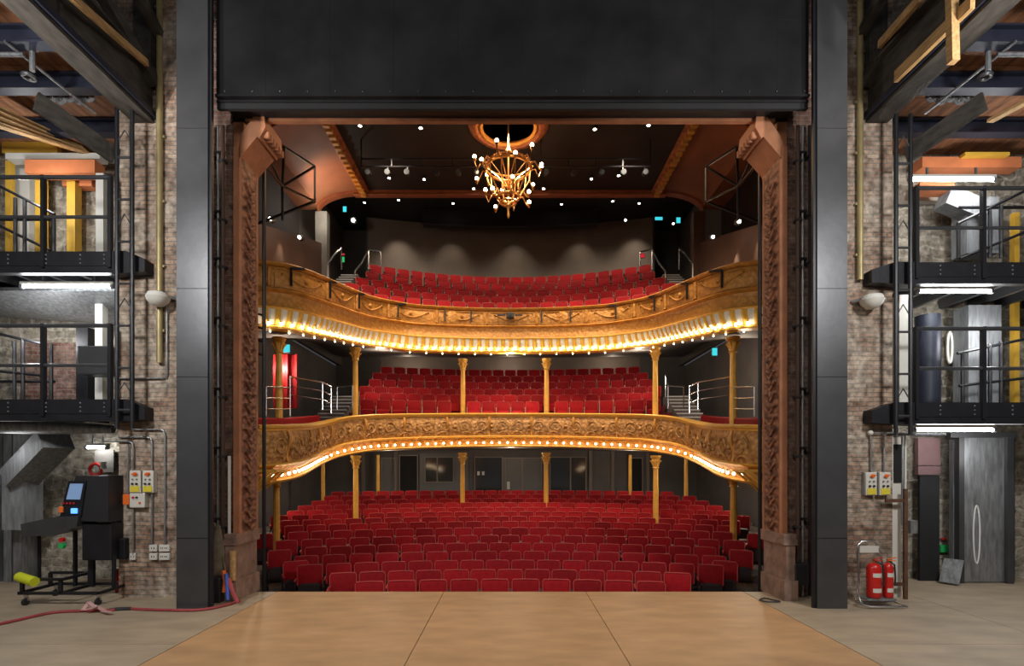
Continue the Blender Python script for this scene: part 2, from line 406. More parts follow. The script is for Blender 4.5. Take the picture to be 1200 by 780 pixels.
# pilaster faces of the proscenium opening (carved inner reveal, plinth, splayed capital)
for s, side in ((-1, 'left'), (1, 'right')):
    X = s * 4.57
    r = thing('proscenium_pilaster', f'tall terracotta proscenium pilaster with carved foliage band, {side} of the stage opening', 'pilaster', (X - s * -0.07, 9.2, 0), 'proscenium pilasters')
    def sh(b):
        x0, x1 = sorted((X, s * 4.66)); b.box(x0, x1, 8.9, 9.07, 1.0, 7.6)
        x0, x1 = sorted((X, s * 4.745)); b.box(x0, x1, 9.07, 9.56, 1.0, 8.13)
    part('shaft', M['terra'], r, sh)
    def band(b):
        # sunk band framed by two rounded ribs, leaves rising in a chevron
        x0, x1 = sorted((X, X - s * 0.02)); b.box(x0, x1, 8.97, 9.47, 1.1, 7.5)
        z = 1.15
        while z < 7.15:
            for yc, sg in ((9.22, -1), (9.22, 1)):
                b.beam((X - s * 0.035, yc, z), (X - s * 0.045, yc + sg * 0.17, z + 0.13), 0.05, 0.04)
            b.ball((X - s * 0.03, 9.22, z + 0.14), 0.04, 6)
            z += 0.2
    part('carved_band', M['terra_relief'], r, band)
    def ribs(b):
        for y in (8.93, 9.51): b.tube([(X - s * 0.0, y, 1.0), (X - s * 0.0, y, 7.4)], 0.035, 8)
    part('edge_rib', M['terra'], r, ribs, True)
    def base(b):
        x0, x1 = sorted((X, s * 4.72)); b.box(x0, x1, 8.76, 9.54, 0.34, 0.98)
        x0, x1 = sorted((X - s * 0.05, s * 4.745)); b.box(x0, x1, 8.72, 9.55, 0, 0.34)
        x0, x1 = sorted((X - s * 0.05, s * 4.745)); b.box(x0, x1, 8.74, 9.55, 0.92, 1.02)
        x0, x1 = sorted((X - s * 0.03, s * 4.745)); b.box(x0, x1, 8.77, 9.60, 1.02, 1.10)
    part('plinth', M['plinth'], r, base)
    def cap(b):
        # splayed capital leaning out over the opening
        prof = [(0.0, 7.25), (-0.05, 7.32), (0.0, 7.38), (0.02, 7.45), (0.30, 7.78), (0.34, 7.76), (0.44, 7.95), (0.42, 8.13), (0.24, 8.13), (0.03, 7.82), (-0.09, 7.55)]
        ra = [Vector((X - s * dx, 8.92, z)) for dx, z in prof]; rb = [Vector((X - s * dx, 9.58, z)) for dx, z in prof]
        b.loft([ra, rb])
        for k in range(6):
            y = 8.98 + k * 0.11
            b.rbox(*sorted((X - s * 0.3, X - s * 0.47)), y, y + 0.06, 7.80, 7.92, 0.01, 1)
    part('capital', M['terra'], r, cap)
# conduit pipes and clamps in the shadowed reveal beside each pilaster
for s, side in ((-1, 'left'), (1, 'right')):
    for j, (dx, rr, mm) in enumerate(((0.16, 0.035, 'rustpipe'), (0.36, 0.03, 'black'), (0.24, 0.02, 'galv'))):
        nm = ('rust-brown', 'black', 'thin grey')[j]
        r = thing('conduit', f'{nm} vertical conduit on the dark brick just outside the {side} proscenium pilaster', 'pipe', (s * (4.72 + dx), 8.98, 0.03), f'reveal conduits')
        part('pipe', M[mm], r, lambda b: b.tube([(s * (4.72 + dx), 8.98, 0.03), (s * (4.72 + dx), 8.98, 8.0)], rr, 8), True)
        for z in (1.2, 2.4, 3.4, 4.6, 5.6, 6.4, 7.4):
            part('clamp', M['steel'] if j == 0 else M['blacksteel'], r, lambda b: b.cbox((s * (4.72 + dx), 8.985, z + j * 0.07), 0.12, 0.09, 0.035))

# ------------------------------------------------------------------ steel columns and iron safety curtain
for s, side, x0, x1 in ((-1, 'left', -5.22, -4.73), (1, 'right', 4.80, 5.27)):
    r = thing('steel_column', f'tall grey boxed steel column standing on the stage {side} of the opening', 'column', ((x0 + x1) / 2, 8.4, 0), 'boxed steel columns')
    part('face_plate', M['steel'], r, lambda b: b.box(x0, x1, 8.27, 8.38, 0, 12.2))
    xi = x1 if s < 0 else x0
    part('guide_channel', M['blacksteel'], r, lambda b: b.box(*sorted((xi, xi - s * 0.045)), 8.30, 8.36, 0, 12.2))
    def jn(b):
        for z in (1.1, 3.62, 5.0, 7.5): b.box(x0 + 0.002, x1 - 0.002, 8.262, 8.27, z, z + 0.006)
    part('plate_joint', M['blacksteel'], r, jn)
r = thing('safety_curtain', 'huge dark riveted iron safety curtain raised above the stage opening', 'curtain', (0, 8.5, 8.06))
def cur(b): b.box(-4.69, 4.76, 8.44, 8.48, 8.14, 12.2)
part('iron_sheet', M['iron'], r, cur)
def seams(b):
    x = -3.9
    while x < 4.7:
        b.box(x - 0.002, x + 0.002, 8.438, 8.44, 8.14, 12.2); x += 1.02
    for z in (9.35, 10.6): b.box(-4.69, 4.76, 8.438, 8.44, z, z + 0.004)
part('sheet_seam', M['blacksteel'], r, seams)
for k in range(22):
    part('rivet', M['steel'], r, lambda b: b.ball((-4.55 + 0.44 * k, 8.435, 8.2), 0.014, 6), True)
part('bottom_angle', M['iron'], r, lambda b: (b.box(-4.69, 4.76, 8.40, 8.50, 8.10, 8.135), b.box(-4.69, 4.76, 8.44, 8.56, 8.03, 8.07)))
part('bottom_seal', M['black'], r, lambda b: b.box(-4.69, 4.76, 8.46, 8.52, 7.94, 8.03))
solo('header_beam', M['blacksteel'], 'black steel header beam spanning the opening behind the safety curtain', 'beam',
     lambda b: b.ibeam((-4.66, 8.82, 8.29), (4.7, 8.82, 8.29), 0.28, 0.34, 0.03))

# ------------------------------------------------------------------ auditorium shell
EX = 8.9
st('wall_left', M['housewall'], lambda b: b.box(-EX - 0.2, -EX, 10.95, 28, -1.2, 7.4))
st('wall_right', M['housewall'], lambda b: b.box(EX, EX + 0.2, 10.95, 28, -1.2, 7.4))
st('wall_rear', M['housewall'], lambda b: b.box(-EX, EX, 25.2, 25.4, -1, 3.6))
st('wall_rear', M['househi'], lambda b: b.box(-6.6, 6.6, 27.0, 27.2, 3.6, 9.4))
st('wall_rear', M['housewall'], lambda b: (b.box(-EX, -6.6, 27.0, 27.2, 3.6, 9.4), b.box(6.6, EX, 27.0, 27.2, 3.6, 9.4)))
# gallery back wall, gently curved
def arcwall(b, R, yc, x0, x1, z0, z1, t=0.15, n=24, slope=0.0):
    rings = []
    for i in range(n + 1):
        x = x0 + (x1 - x0) * i / n; y = yc - x * x / (2 * R)
        rings.append([Vector((x, y, z0)), Vector((x, y + t, z0)), Vector((x, y + t, z1)), Vector((x, y, z1))])
    b.loft(rings)
st('wall_rear', M['househi'], lambda b: arcwall(b, 26, 26.8, -6.95, 6.95, 9, 14.45))
st('wall_rear', M['housewall'], lambda b: (b.box(-9.6, -6.95, 27.3, 27.5, 8, 14.6), b.box(6.95, 9.6, 27.3, 27.5, 8, 14.6),
    b.box(-7.05, -6.95, 25.9, 27.4, 8, 14.5), b.box(6.95, 7.05, 25.9, 27.4, 8, 14.5)))
# gallery side ("slip") walls: brown panel wall with slanted top, dark recess above
for s, nm in ((-1, 'wall_left'), (1, 'wall_right')):
    def slip(b):
        pts = [(10.95, 6.6), (20.6, 7.2), (20.6, 10.95), (18.0, 10.15), (15.0, 9.2), (12.0, 8.3), (10.95, 8.0)]
        b.loft([[Vector((s * 7.35, y, z)) for y, z in pts], [Vector((s * 7.55, y, z)) for y, z in pts]])
    st(nm, M['brownwall'], slip)
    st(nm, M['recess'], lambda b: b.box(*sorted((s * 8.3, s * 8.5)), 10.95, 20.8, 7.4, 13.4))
    st(nm, M['housewall'], lambda b: b.box(*sorted((s * 8.6, s * 8.8)), 20.8, 27.5, 7.4, 14.6))
    # end pier of the slip wall
    st(nm, M['concrete'] if s < 0 else M['brownwall'], lambda b: b.box(*sorted((s * 7.15, s * 7.6)), 20.62, 20.95, 8.6, 12.2))
# ceilings
def mainceil(b):
    b.box(-5.75, 5.75, 9.14, 20.8, 13.0, 13.3)
st('ceiling', M['ceil'], mainceil)
st('ceiling', M['black'], lambda b: b.box(-9, 9, 20.95, 27.5, 14.45, 14.6))
st('ceiling', M['black'], lambda b: b.box(-9, 9, 20.8, 20.95, 13.2, 14.6))
for s, nm in ((-1, 'left'), (1, 'right')):
    def cove(b):
        rings = []
        for k in range(9):
            a = k / 8 * PI / 2
            x = s * (5.75 + 1.75 * math.sin(a)); z = 12.98 - 0.62 * (1 - math.cos(a))
            rings.append([Vector((x, 9.14, z)), Vector((x, 20.8, z)), Vector((x, 20.8, z + 0.1)), Vector((x, 9.14, z + 0.1))])
        b.loft(rings)
        b.box(*sorted((s * 7.5, s * 8.5)), 9.6, 20.8, 12.34, 12.5)
    st('ceiling', M['cove'], cove, True)
    # gilt cornice running back along the ceiling edge
    def corn(b):
        prof = [(0.0, 0.0), (0.42, 0.0), (0.42, -0.06), (0.34, -0.10), (0.30, -0.16), (0.12, -0.16), (0.10, -0.1), (0.0, -0.06)]
        b.loft([[Vector((s * (5.5 + dx), y, 12.99 + dz)) for dx, dz in prof] for y in (9.15, 20.8)])
    st('trim_2', M['cornice'], corn)
    def dent(b):
        y = 10.0
        while y < 20.6:
            b.box(*sorted((s * 5.60, s * 5.80)), y, y + 0.14, 12.74, 12.84); y += 0.3
    st('trim_2', M['gold_dark'], dent)
    # transverse arch ribs over the cove
    def rib(b):
        for y, t in ((20.55, 0.3), (16.1, 0.25), (15.6, 0.12)):
            rings = []
            for k in range(11):
                a = k / 10 * PI / 2
                x = s * (5.85 + 1.65 * math.sin(a)); z = 12.9 - 0.72 * (1 - math.cos(a))
                rings.append([Vector((x, y, z)), Vector((x, y + t, z)), Vector((x, y + t, z + 0.18)), Vector((x, y, z + 0.18))])
            b.loft(rings)
    st('trim_3', M['cornice_red'], rib, True)
def beamr(b):
    b.box(-6.1, 6.1, 20.6, 20.9, 12.86, 13.05)
    b.tube([(-6.1, 20.6, 12.84), (6.1, 20.6, 12.84)], 0.05, 8); b.tube([(-6.1, 20.58, 13.03), (6.1, 20.58, 13.03)], 0.035, 8)
st('trim_4', M['cornice_red'], beamr)

# ------------------------------------------------------------------ stalls floor, raked in steps
ROWY = [9.95 + 0.95 * k for k in range(15)]
ROWZ = [-0.80, -0.80, -0.77, -0.72, -0.652, -0.573, -0.467, -0.379, -0.305, -0.222, -0.143, -0.033, 0.077, 0.203, 0.325]
RS = 16.0
def terrace(b, ys, zs, R, xh, depth, back, front):
    n = 28
    for k, (y, z) in enumerate(zip(ys, zs)):
        y0 = y - front if k == 0 else y - 0.52
        y1 = (ys[k + 1] - 0.52) if k + 1 < len(ys) else y + back
        rings = []
        for i in range(n + 1):
            x = -xh + 2 * xh * i / n; d = x * x / (2 * R)
            rings.append([Vector((x, y0 - d, z)), Vector((x, y1 - d + 0.02, z)), Vector((x, y1 - d + 0.02, z - depth)), Vector((x, y0 - d, z - depth))])
        b.loft(rings)
st('floor_stalls', M['carpet'], lambda b: terrace(b, ROWY, ROWZ, RS, 8.85, 0.3, 4.0, 3.2))
st('wall_stage_front', M['black'], lambda b: b.box(-9, 9, 9.38, 9.405, -1.2, -0.13))
# rear foyer glazing, doors and window in the stalls back wall
D = 25.16
def R4(b, x0, x1, y0, y1, d0=0.04, d1=0.0, mat=None, D=D):
    a = U(x0, y1, D); c = U(x1, y0, D); b.box(a.x, c.x, D - d0, D - d1, a.z, c.z, mat)
def framed(name, px0, px1, py0, py1, glass, mull, cat=None):
    g = st(name, glass, lambda b: R4(b, px0, px1, py0, py1, 0.02, -0.02))
    b = MB()
    t = 1.1
    R4(b, px0 - t, px1 + t, py0 - t, py0, 0.07); R4(b, px0 - t, px0, py0, py1, 0.07); R4(b, px1, px1 + t, py0, py1, 0.07)
    if py1 < 580: R4(b, px0 - t, px1 + t, py1, py1 + t, 0.07)
    for m in mull: R4(b, m - 0.7, m + 0.7, py0, py1, 0.07)
    f = b.build('window_frame' if 'window' in name else 'door_frame', M['frame'], g)
    return g
framed('window_1', 499, 531, 536, 564, M['glassdark'], (512.5,))
framed('window_2', 557, 588, 536, 600, M['glassdark'], ())
framed('door_1', 590, 634, 537, 600, M['doorgrey'], (592, 612))
framed('window_3', 645, 686, 536, 600, M['glassdark'], (668.5,))
framed('door_2', 469, 489, 534, 600, M['black'], ())
g = framed('door_3', 448, 463, 537, 600, M['doorgrey'], ())
framed('door_4', 737, 752, 537, 600, M['black'], ())
st('wall_rear', M['doorgrey'], lambda b: R4(b, 492, 549, 531, 600, 0.01, 0.0))
for (a, c) in ((424, 428), (462, 466), (690, 694), (716, 720), (757, 761)):
    st('trim_5', M['househi'], lambda b: R4(b, a, c, 527, 600, 0.06, 0))
solo('notice', M['paper'], 'small white notice on the dark rear glass, left sheet of the pair', 'notice', lambda b: R4(b, 559.3, 562.3, 552, 556.5, 0.035, 0.021), 'door notices')
solo('notice', M['paper'], 'small white notice on the dark rear glass, right sheet of the pair', 'notice', lambda b: R4(b, 564.8, 567.8, 552, 556.5, 0.035, 0.021), 'door notices')
solo('notice', M['paper'], 'white notice by the door pull, just above the last stalls row at centre', 'notice', lambda b: R4(b, 594, 597.5, 564, 573, 0.085, 0.071), 'door notices')
# ------------------------------------------------------------------ balconies
def path_left(ctrl):
    P = catmull([U(*c) for c in ctrl], 24); return P
# circle front: control points give its top edge (px, py, distance)
LOWC = [(300, 497.5, 11.0), (318, 497, 11.3), (338, 497, 11.9), (353, 496.5, 12.7), (363, 496.3, 13.9), (372, 495.5, 15.2), (384, 493, 16.4), (399, 489, 17.0), (417, 486.5, 17.5), (440, 485.2, 18.3), (490, 484.4, 19.1), (545, 484, 19.7), (598, 484, 19.9)]
UPC = [(299, 304.8, 13.0), (320, 306.8, 13.2), (340, 310.5, 13.5), (365, 318.5, 14.1), (399, 333, 15.7), (433, 346.5, 17.6), (465, 353.5, 18.7), (490, 357.2, 19.1), (545, 360.5, 19.7), (598, 361.5, 20.0)]
def make_path(ctrl):
    L = path_left(ctrl); L[-1].x = 0.0
    return resample(mirror_path(L), 0.10)
LOW = make_path(LOWC); UP = make_path(UPC)
def frames(P):
    out = []
    for i in range(len(P)):
        d = P[min(i + 1, len(P) - 1)] - P[max(i - 1, 0)]; d.z = 0; d.normalize()
        n = Vector((d.y, -d.x, 0))      # towards the middle of the house / the stage
        out.append(n)
    # smooth
    for _ in range(3):
        out = [(out[max(i - 1, 0)] + out[i] + out[min(i + 1, len(out) - 1)]).normalized() for i in range(len(out))]
    return out
LOWN = frames(LOW); UPN = frames(UP)
def sweep(b, P, N, prof, i0=0, i1=None, mat=None, relief=None):
    """prof: closed loop of (out, up) offsets"""
    i1 = len(P) if i1 is None else i1; rings = []
    for i in range(i0, i1):
        ring = []
        for j, (o, z) in enumerate(prof):
            e = relief(i, j, o, z) if relief else 0.0
            ring.append(P[i] + N[i] * (o + e) + Vector((0, 0, z)))
        rings.append(ring)
    b.loft(rings, mat)
def relief_low(i, j, o, z):
    if z > -0.16 or z < -0.84 or o < 0: return 0
    s = i * 0.1; per = 1.62; u = (s % per) / per * 2 * PI; v = (z + 0.5) / 0.34
    return 0.012 * math.sin(5 * u) * math.sin(4 * v)
def relief_up(i, j, o, z):
    if z > -0.12 or z < -0.66 or o < 0: return 0
    s = i * 0.1; per = 2.1; u = (s % per) / per
    if u < 0.10: return 0.05
    v = (z + 0.38) / 0.28
    return 0.0
def solidfront(prof): return prof
def surf(P, N, s, o, z):
    s = max(0, min(len(P) - 1.001, s)); i = int(s); f = s - i
    return P[i].lerp(P[i + 1], f) + N[i].lerp(N[i + 1], f) * o + Vector((0, 0, z))
def scrolls(b, P, N, per, zc, hh, out):
    """acanthus scrollwork: mirrored spirals and a leaf drop in each bay (per in samples)"""
    s = 2.0; k = 0
    while s + per < len(P):
        c = s + per / 2
        for sg in (-1, 1):
            pts = []
            for t in range(17):
                a = t / 16 * 3.1 * PI; rr = (1 - t / 19)
                pts.append(surf(P, N, c + sg * (per * 0.26 + math.cos(a) * per * 0.17 * rr), out(zc + math.sin(a) * hh * 0.62 * rr), zc + math.sin(a) * hh * 0.62 * rr))
            b.tube(pts, [0.030 - 0.0008 * t for t in range(17)], 5)
            pts = [surf(P, N, c + sg * per * (0.46 - 0.30 * t / 6), out(zc - hh * (0.75 - 0.2 * math.sin(t / 6 * PI))), zc - hh * (0.75 - 0.25 * math.sin(t / 6 * PI))) for t in range(7)]
            b.tube(pts, [0.012, 0.022, 0.03, 0.034, 0.03, 0.022, 0.012], 5)
            pts = [surf(P, N, c + sg * per * (0.44 - 0.10 * t / 4), out(zc + hh * (0.3 + 0.5 * t / 4)), zc + hh * (0.3 + 0.45 * t / 4)) for t in range(5)]
            b.tube(pts, [0.012, 0.024, 0.028, 0.022, 0.01], 5)
        p = surf(P, N, c, out(zc) + 0.01, zc)
        b.ball(p, 0.07, 8); b.ball(p + Vector((0, 0, 0.13)), 0.04, 6); b.ball(p - Vector((0, 0, 0.14)), 0.045, 6)
        s += per; k += 1
def festoons(b, P, N, per, ztop, drop, out, panel):
    """framed panels with a swag and a central oval medallion"""
    s = 3.0
    while s + per < len(P):
        e = per * 0.07
        loop = [(s + e, ztop - 0.03), (s + per - e, ztop - 0.03), (s + per - e, ztop - panel), (s + e, ztop - panel)]
        for (s0, z0), (s1, z1) in zip(loop, loop[1:] + loop[:1]):
            b.tube([surf(P, N, s0 + (s1 - s0) * t / 8, out, z0 + (z1 - z0) * t / 8) for t in range(9)], 0.014, 5)
        pts = [surf(P, N, s + per * (0.16 + 0.68 * t / 12), out + 0.01, ztop - 0.12 - drop * math.sin(t / 12 * PI)) for t in range(13)]
        b.tube(pts, [0.012 + 0.018 * math.sin(t / 12 * PI) for t in range(13)], 5)
        c = surf(P, N, s + per / 2, out, ztop - 0.2); b.ball(c, 0.07, 8)
        for u in (0.16, 0.84): b.ball(surf(P, N, s + per * u, out, ztop - 0.12), 0.045, 6)
        for u in (-0.0,):
            b.tube([surf(P, N, s, out + 0.02, ztop - 0.02), surf(P, N, s, out + 0.02, ztop - panel)], 0.05, 6)
        s += per
r = thing('lower_balcony', 'curved lower balcony front with scrolled gilt relief and a row of bulbs', 'balcony', (0, 19.7, 2.85), None)
CIRC = r
relp = [(-0.12, -0.12)] + [(0.02 + 0.07 * math.sin(PI * k / 10), -0.14 - 0.072 * k) for k in range(11)] + [(-0.12, -0.86)]
part('relief_panel', M['relief_low'], r, lambda b: (sweep(b, LOW, LOWN, relp, relief=relief_low), scrolls(b, LOW, LOWN, 14.0, -0.50, 0.36, lambda z: 0.035 + 0.07 * math.sin(PI * min(1, max(0, (-z - 0.14) / 0.72))))), True)
part('top_rail', M['gold'], r, lambda b: sweep(b, LOW, LOWN, [(-0.22, 0.0), (0.10, 0.0), (0.14, -0.03), (0.12, -0.08), (0.06, -0.10), (0.05, -0.14), (-0.22, -0.14)]), True)
part('lower_moulding', M['gold'], r, lambda b: (sweep(b, LOW, LOWN, [(-0.1, -0.84), (0.10, -0.84), (0.14, -0.87), (0.09, -0.90), (0.02, -0.93), (-0.1, -0.93)])), True)
part('frieze', M['relief_up'], r, lambda b: sweep(b, LOW, LOWN, [(-0.16, -0.93), (-0.01, -0.93), (-0.05, -1.0), (-0.12, -1.04), (-0.12, -1.20), (-0.20, -1.20)]), True)
part('bottom_lip', M['gold'], r, lambda b: sweep(b, LOW, LOWN, [(-0.3, -1.20), (0.02, -1.20), (0.04, -1.225), (0.0, -1.27), (-0.3, -1.27)]), True)
def consoles(b, P, N, step, z0, z1, out, w, start):
    s = start
    while s < len(P) - 3:
        i = int(s); c = P[i]; n = N[i]; pts = []
        for k in range(7):
            t = k / 6; z = z0 + (z1 - z0) * t
            pts.append(c + n * (out + 0.05 * math.sin(t * 2 * PI)) + Vector((0, 0, z)))
        b.tube(pts, [w * (1.2 - 0.5 * abs(k - 2) / 3) for k in range(7)], 6)
        s += step
for q, s0 in enumerate([k for k in range(8, len(LOW) - 6, 16)]):
    part('scroll_console', M['gold_dark'], r, lambda b: consoles(b, LOW, LOWN, 9999, -0.15, -0.84, 0.10, 0.045, s0), True)
# bulbs along the circle front, about 0.3 m apart
proto = None
idx = [i for i in range(4, len(LOW) - 4, 3)]
bm_ = MB(); bm_.ball((0, 0, 0), 0.034, 8, None, 1.25); bulbme = bm_.build('bulb', M['bulb'], None, True, origin=(0, 0, 0))
bm_ = MB(); bm_.lathe([(0.03, 0.0), (0.035, 0.03), (0.02, 0.05)], (0, 0, 0.03), 8); sockme = bm_.build('bulb_socket', M['gold'], None, True, origin=(0, 0, 0))
def place_bulb(parent, p, first, small=False):
    if first: o = bulbme; k = sockme
    else: o = bulbme.copy(); C.objects.link(o); k = sockme.copy(); C.objects.link(k)
    o.parent = parent; o.location = Vector(p) - rootloc(parent)
    k.parent = o; k.location = (0, 0, 0)
    return o
for q, i in enumerate(idx):
    place_bulb(r, LOW[i] + LOWN[i] * 0.0 + Vector((0, 0, -1.10)), q == 0)
# soffit (underside of the circle)
def soffit(b, P, N, zoff, ydeep, zin, xh, zslope=None, t=0.1):
    rings = []; c = Vector((0, 10.5, 0))
    for i in range(0, len(P), 3):
        p = P[i] - N[i] * 0.15; d = Vector((p.x - c.x, p.y - c.y, 0)).normalized()
        ts = []
        if d.y > 1e-4: ts.append((ydeep - p.y) / d.y)
        if abs(d.x) > 1e-4: ts.append((xh * (1 if d.x > 0 else -1) - p.x) / d.x)
        tt = min(x for x in ts if x > 0) + 0.05
        a = p + Vector((0, 0, zoff)); q = p + d * tt; zt_ = zin(q) if callable(zin) else zin; u_ = min(1.0, max(0.0, (q.y - 15.0) / 9.0)); q.z = a.z + 0.06 + max(0.0, zt_ - a.z - 0.06) * u_
        rings.append([a, q, q + Vector((0, 0, t)), a + Vector((0, 0, t))])
    b.loft(rings)
part('soffit', M['househi'], r, lambda b: soffit(b, LOW, LOWN, -1.24, 25.2, 2.86, 8.9))
# quarter-round gilt brackets where the front dies into the proscenium
for s in (-1, 1):
    def qb(b):
        for dy in (0.0, 0.22, 0.44):
            for rr in (1.0, 0.8):
                pts = []
                for k in range(11):
                    a = k / 10 * PI / 2
                    p = U(296, 553, 10.9); e = 0.42 * rr
                    pts.append(Vector((s * (-p.x - e * math.sin(a) * 1.1), 10.9 + dy, p.z + 0.02 - e * (1 - math.sin(a)) ** 1.0 * 1.0)))
                b.tube(pts, 0.028, 6)
        p = U(296, 553, 10.9); b.box(*sorted((s * -p.x, s * (-p.x - 0.5))), 10.88, 11.4, p.z, p.z + 0.06)
    part('curved_bracket', M['gold'], r, qb, True)

r = thing('upper_balcony', 'curved upper balcony front in orange gilt with a fluted glowing cove', 'balcony', (0, 20.0, 6.5), None)
GAL = r
upp = [(-0.12, -0.09)] + [(0.0 + 0.05 * math.sin(PI * k / 8), -0.11 - 0.07 * k) for k in range(9)] + [(-0.12, -0.69)]
part('relief_panel', M['relief_up'], r, lambda b: (sweep(b, UP, UPN, upp, relief=relief_up), festoons(b, UP, UPN, 19.0, -0.14, 0.22, 0.055, 0.48)), True)
part('top_rail', M['gold_dark'], r, lambda b: sweep(b, UP, UPN, [(-0.25, 0.0), (0.09, 0.0), (0.13, -0.03), (0.10, -0.07), (0.05, -0.10), (-0.25, -0.10)]), True)
part('middle_moulding', M['gold_dark'], r, lambda b: sweep(b, UP, UPN, [(-0.12, -0.66), (0.08, -0.66), (0.10, -0.69), (0.06, -0.72), (0.0, -0.75), (-0.12, -0.75)]), True)
part('lower_frieze', M['relief_up'], r, lambda b: sweep(b, UP, UPN, [(-0.15, -0.75), (0.0, -0.75), (-0.02, -0.85), (0.0, -1.0), (0.04, -1.12), (-0.15, -1.12)]), True)
part('bead_moulding', M['gold'], r, lambda b: sweep(b, UP, UPN, [(-0.1, -1.12), (0.07, -1.12), (0.09, -1.14), (0.07, -1.17), (-0.1, -1.17)]), True)
# fluted cove: alternate cream and yellow flutes
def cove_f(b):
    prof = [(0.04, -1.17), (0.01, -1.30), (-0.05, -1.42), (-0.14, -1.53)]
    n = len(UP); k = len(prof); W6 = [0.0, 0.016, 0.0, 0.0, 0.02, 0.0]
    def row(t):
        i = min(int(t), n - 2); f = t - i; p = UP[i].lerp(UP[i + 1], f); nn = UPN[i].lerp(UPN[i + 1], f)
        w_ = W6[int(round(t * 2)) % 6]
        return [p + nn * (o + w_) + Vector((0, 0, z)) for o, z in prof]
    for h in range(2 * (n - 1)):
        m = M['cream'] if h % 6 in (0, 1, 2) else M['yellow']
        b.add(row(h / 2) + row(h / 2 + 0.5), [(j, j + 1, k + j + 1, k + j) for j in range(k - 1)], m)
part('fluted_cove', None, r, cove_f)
part('bottom_lip', M['gold'], r, lambda b: sweep(b, UP, UPN, [(-0.42, -1.55), (-0.10, -1.55), (-0.07, -1.58), (-0.10, -1.63), (-0.42, -1.63)]), True)
gidx = [i for i in range(3, len(UP) - 3, 3)]
bm_ = MB(); bm_.ball((0, 0, 0), 0.034, 8, None, 1.25); t_ = bm_.build('bulb', M['bulb_cove'], None, True, origin=(0, 0, 0)); covebulb = t_.data; bpy.data.objects.remove(t_)
for q, i in enumerate(gidx):
    ob_ = place_bulb(r, UP[i] - UPN[i] * 0.02 + Vector((0, 0, -1.53)), False); ob_.data = covebulb
for q in range(4, len(UP) - 4, 3):
    def sb(b): b.ball(UP[q] - UPN[q] * 0.30 + Vector((0, 0, -1.665)), 0.024, 6)
    if q % 6 == 4: part('small_bulb', M['bulb_small'], r, sb, True)
def zin_up(q):
    return 7.85
part('soffit', M['house' 'wall'], r, lambda b: soffit(b, UP, UPN, -1.60, 27.0, zin_up, 8.9))
# little black lamp brackets standing off the gallery front
for px, py in ((340, 335), (382, 349), (417, 359), (464, 367), (521, 369), (552, 371), (634, 371), (668, 369), (722, 367), (770, 359), (810, 349), (850, 334)):
    i = min(range(len(UP)), key=lambda i: abs(CX + F * UP[i].x / UP[i].y - px))
    c = UP[i]; n = UPN[i]; s = -1 if px < CX else 1
    def lb(b):
        tz = -0.12; bz = -0.56
        b.beam(c + n * 0.12 + Vector((0, 0, tz)), c + n * 0.12 + Vector((0, 0, bz)), 0.05, 0.05)
        if abs(px - CX) > 90:
            along = (UP[min(i + 3, len(UP) - 1)] - UP[i - 3]).normalized() * (-s)
            b.beam(c + n * 0.12 + Vector((0, 0, tz)), c + n * 0.12 + along * 0.36 + Vector((0, 0, tz + 0.06)), 0.045, 0.06)
    part('lamp_bracket', M['blacksteel'], r, lb)
r2 = thing('projector', 'small black projector clamped at the middle of the gallery front', 'projector', (0, 19.72, 7.78))
part('body', M['blackplastic'], r2, lambda b: b.rbox(-0.15, 0.15, 19.66, 19.84, 7.78, 7.98, 0.02))
part('lens', M['glassdark'], r2, lambda b: b.tube([(0.0, 19.66, 7.88), (0.0, 19.6, 7.88)], 0.05, 12), True)
part('yoke', M['blacksteel'], r2, lambda b: (b.box(-0.48, -0.17, 19.70, 19.76, 7.86, 7.93), b.box(0.17, 0.45, 19.70, 19.76, 7.87, 7.92)))

# ------------------------------------------------------------------ gold columns
def column(px, D, ztop, zbot, label, group, cap=True, rad=0.095):
    x = (px - CX) / F * D
    r = thing('cast_iron_column', label, 'column', (x, D, zbot), group)
    H = ztop - zbot
    part('shaft', M['gold'], r, lambda b: b.lathe([(rad, 0.25), (rad * 0.98, H * 0.5), (rad * 0.85, H - 0.42 if cap else H - 0.02)], (x, D, zbot), 20, None, 0.14, 10), True)
    part('base', M['gold'], r, lambda b: b.lathe([(rad * 1.6, 0), (rad * 1.6, 0.12), (rad * 1.25, 0.16), (rad * 1.3, 0.2), (rad, 0.26)], (x, D, zbot), 16), True)
    if cap:
        def cp(b):
            b.lathe([(rad * 0.95, -0.44), (rad * 1.25, -0.42), (rad * 1.0, -0.39), (rad * 1.1, -0.30), (rad * 1.5, -0.14), (rad * 1.4, -0.12), (rad * 1.85, -0.07), (rad * 1.9, 0)], (x, D, ztop), 16)
            for k in range(8):
                a = 2 * PI * k / 8; e = Vector((math.cos(a), math.sin(a), 0))
                b.tube([Vector((x, D, ztop - 0.34)) + e * rad, Vector((x, D, ztop - 0.24)) + e * rad * 1.35, Vector((x, D, ztop - 0.17)) + e * rad * 1.9, Vector((x, D, ztop - 0.20)) + e * rad * 2.1], [0.02, 0.022, 0.018, 0.01], 5)
        part('capital', M['gold'], r, cp, True)
def stfloor(x, y):
    d = x * x / (2 * RS); z = ROWZ[-1]
    for k in range(15):
        if y + d < ROWY[k] - 0.52: return ROWZ[max(0, k - 1)]
    return z
def lowtop(px, dflt):
    return dflt
pl = [(324, 14.8, 2.10), (417, 18.0, 2.62), (542, 20.72, 2.80), (640, 20.72, 2.80), (768.5, 18.0, 2.62), (859.5, 14.8, 2.10)]
nm = ['farthest left', 'second from left', 'left of centre', 'right of centre', 'second from right', 'farthest right']
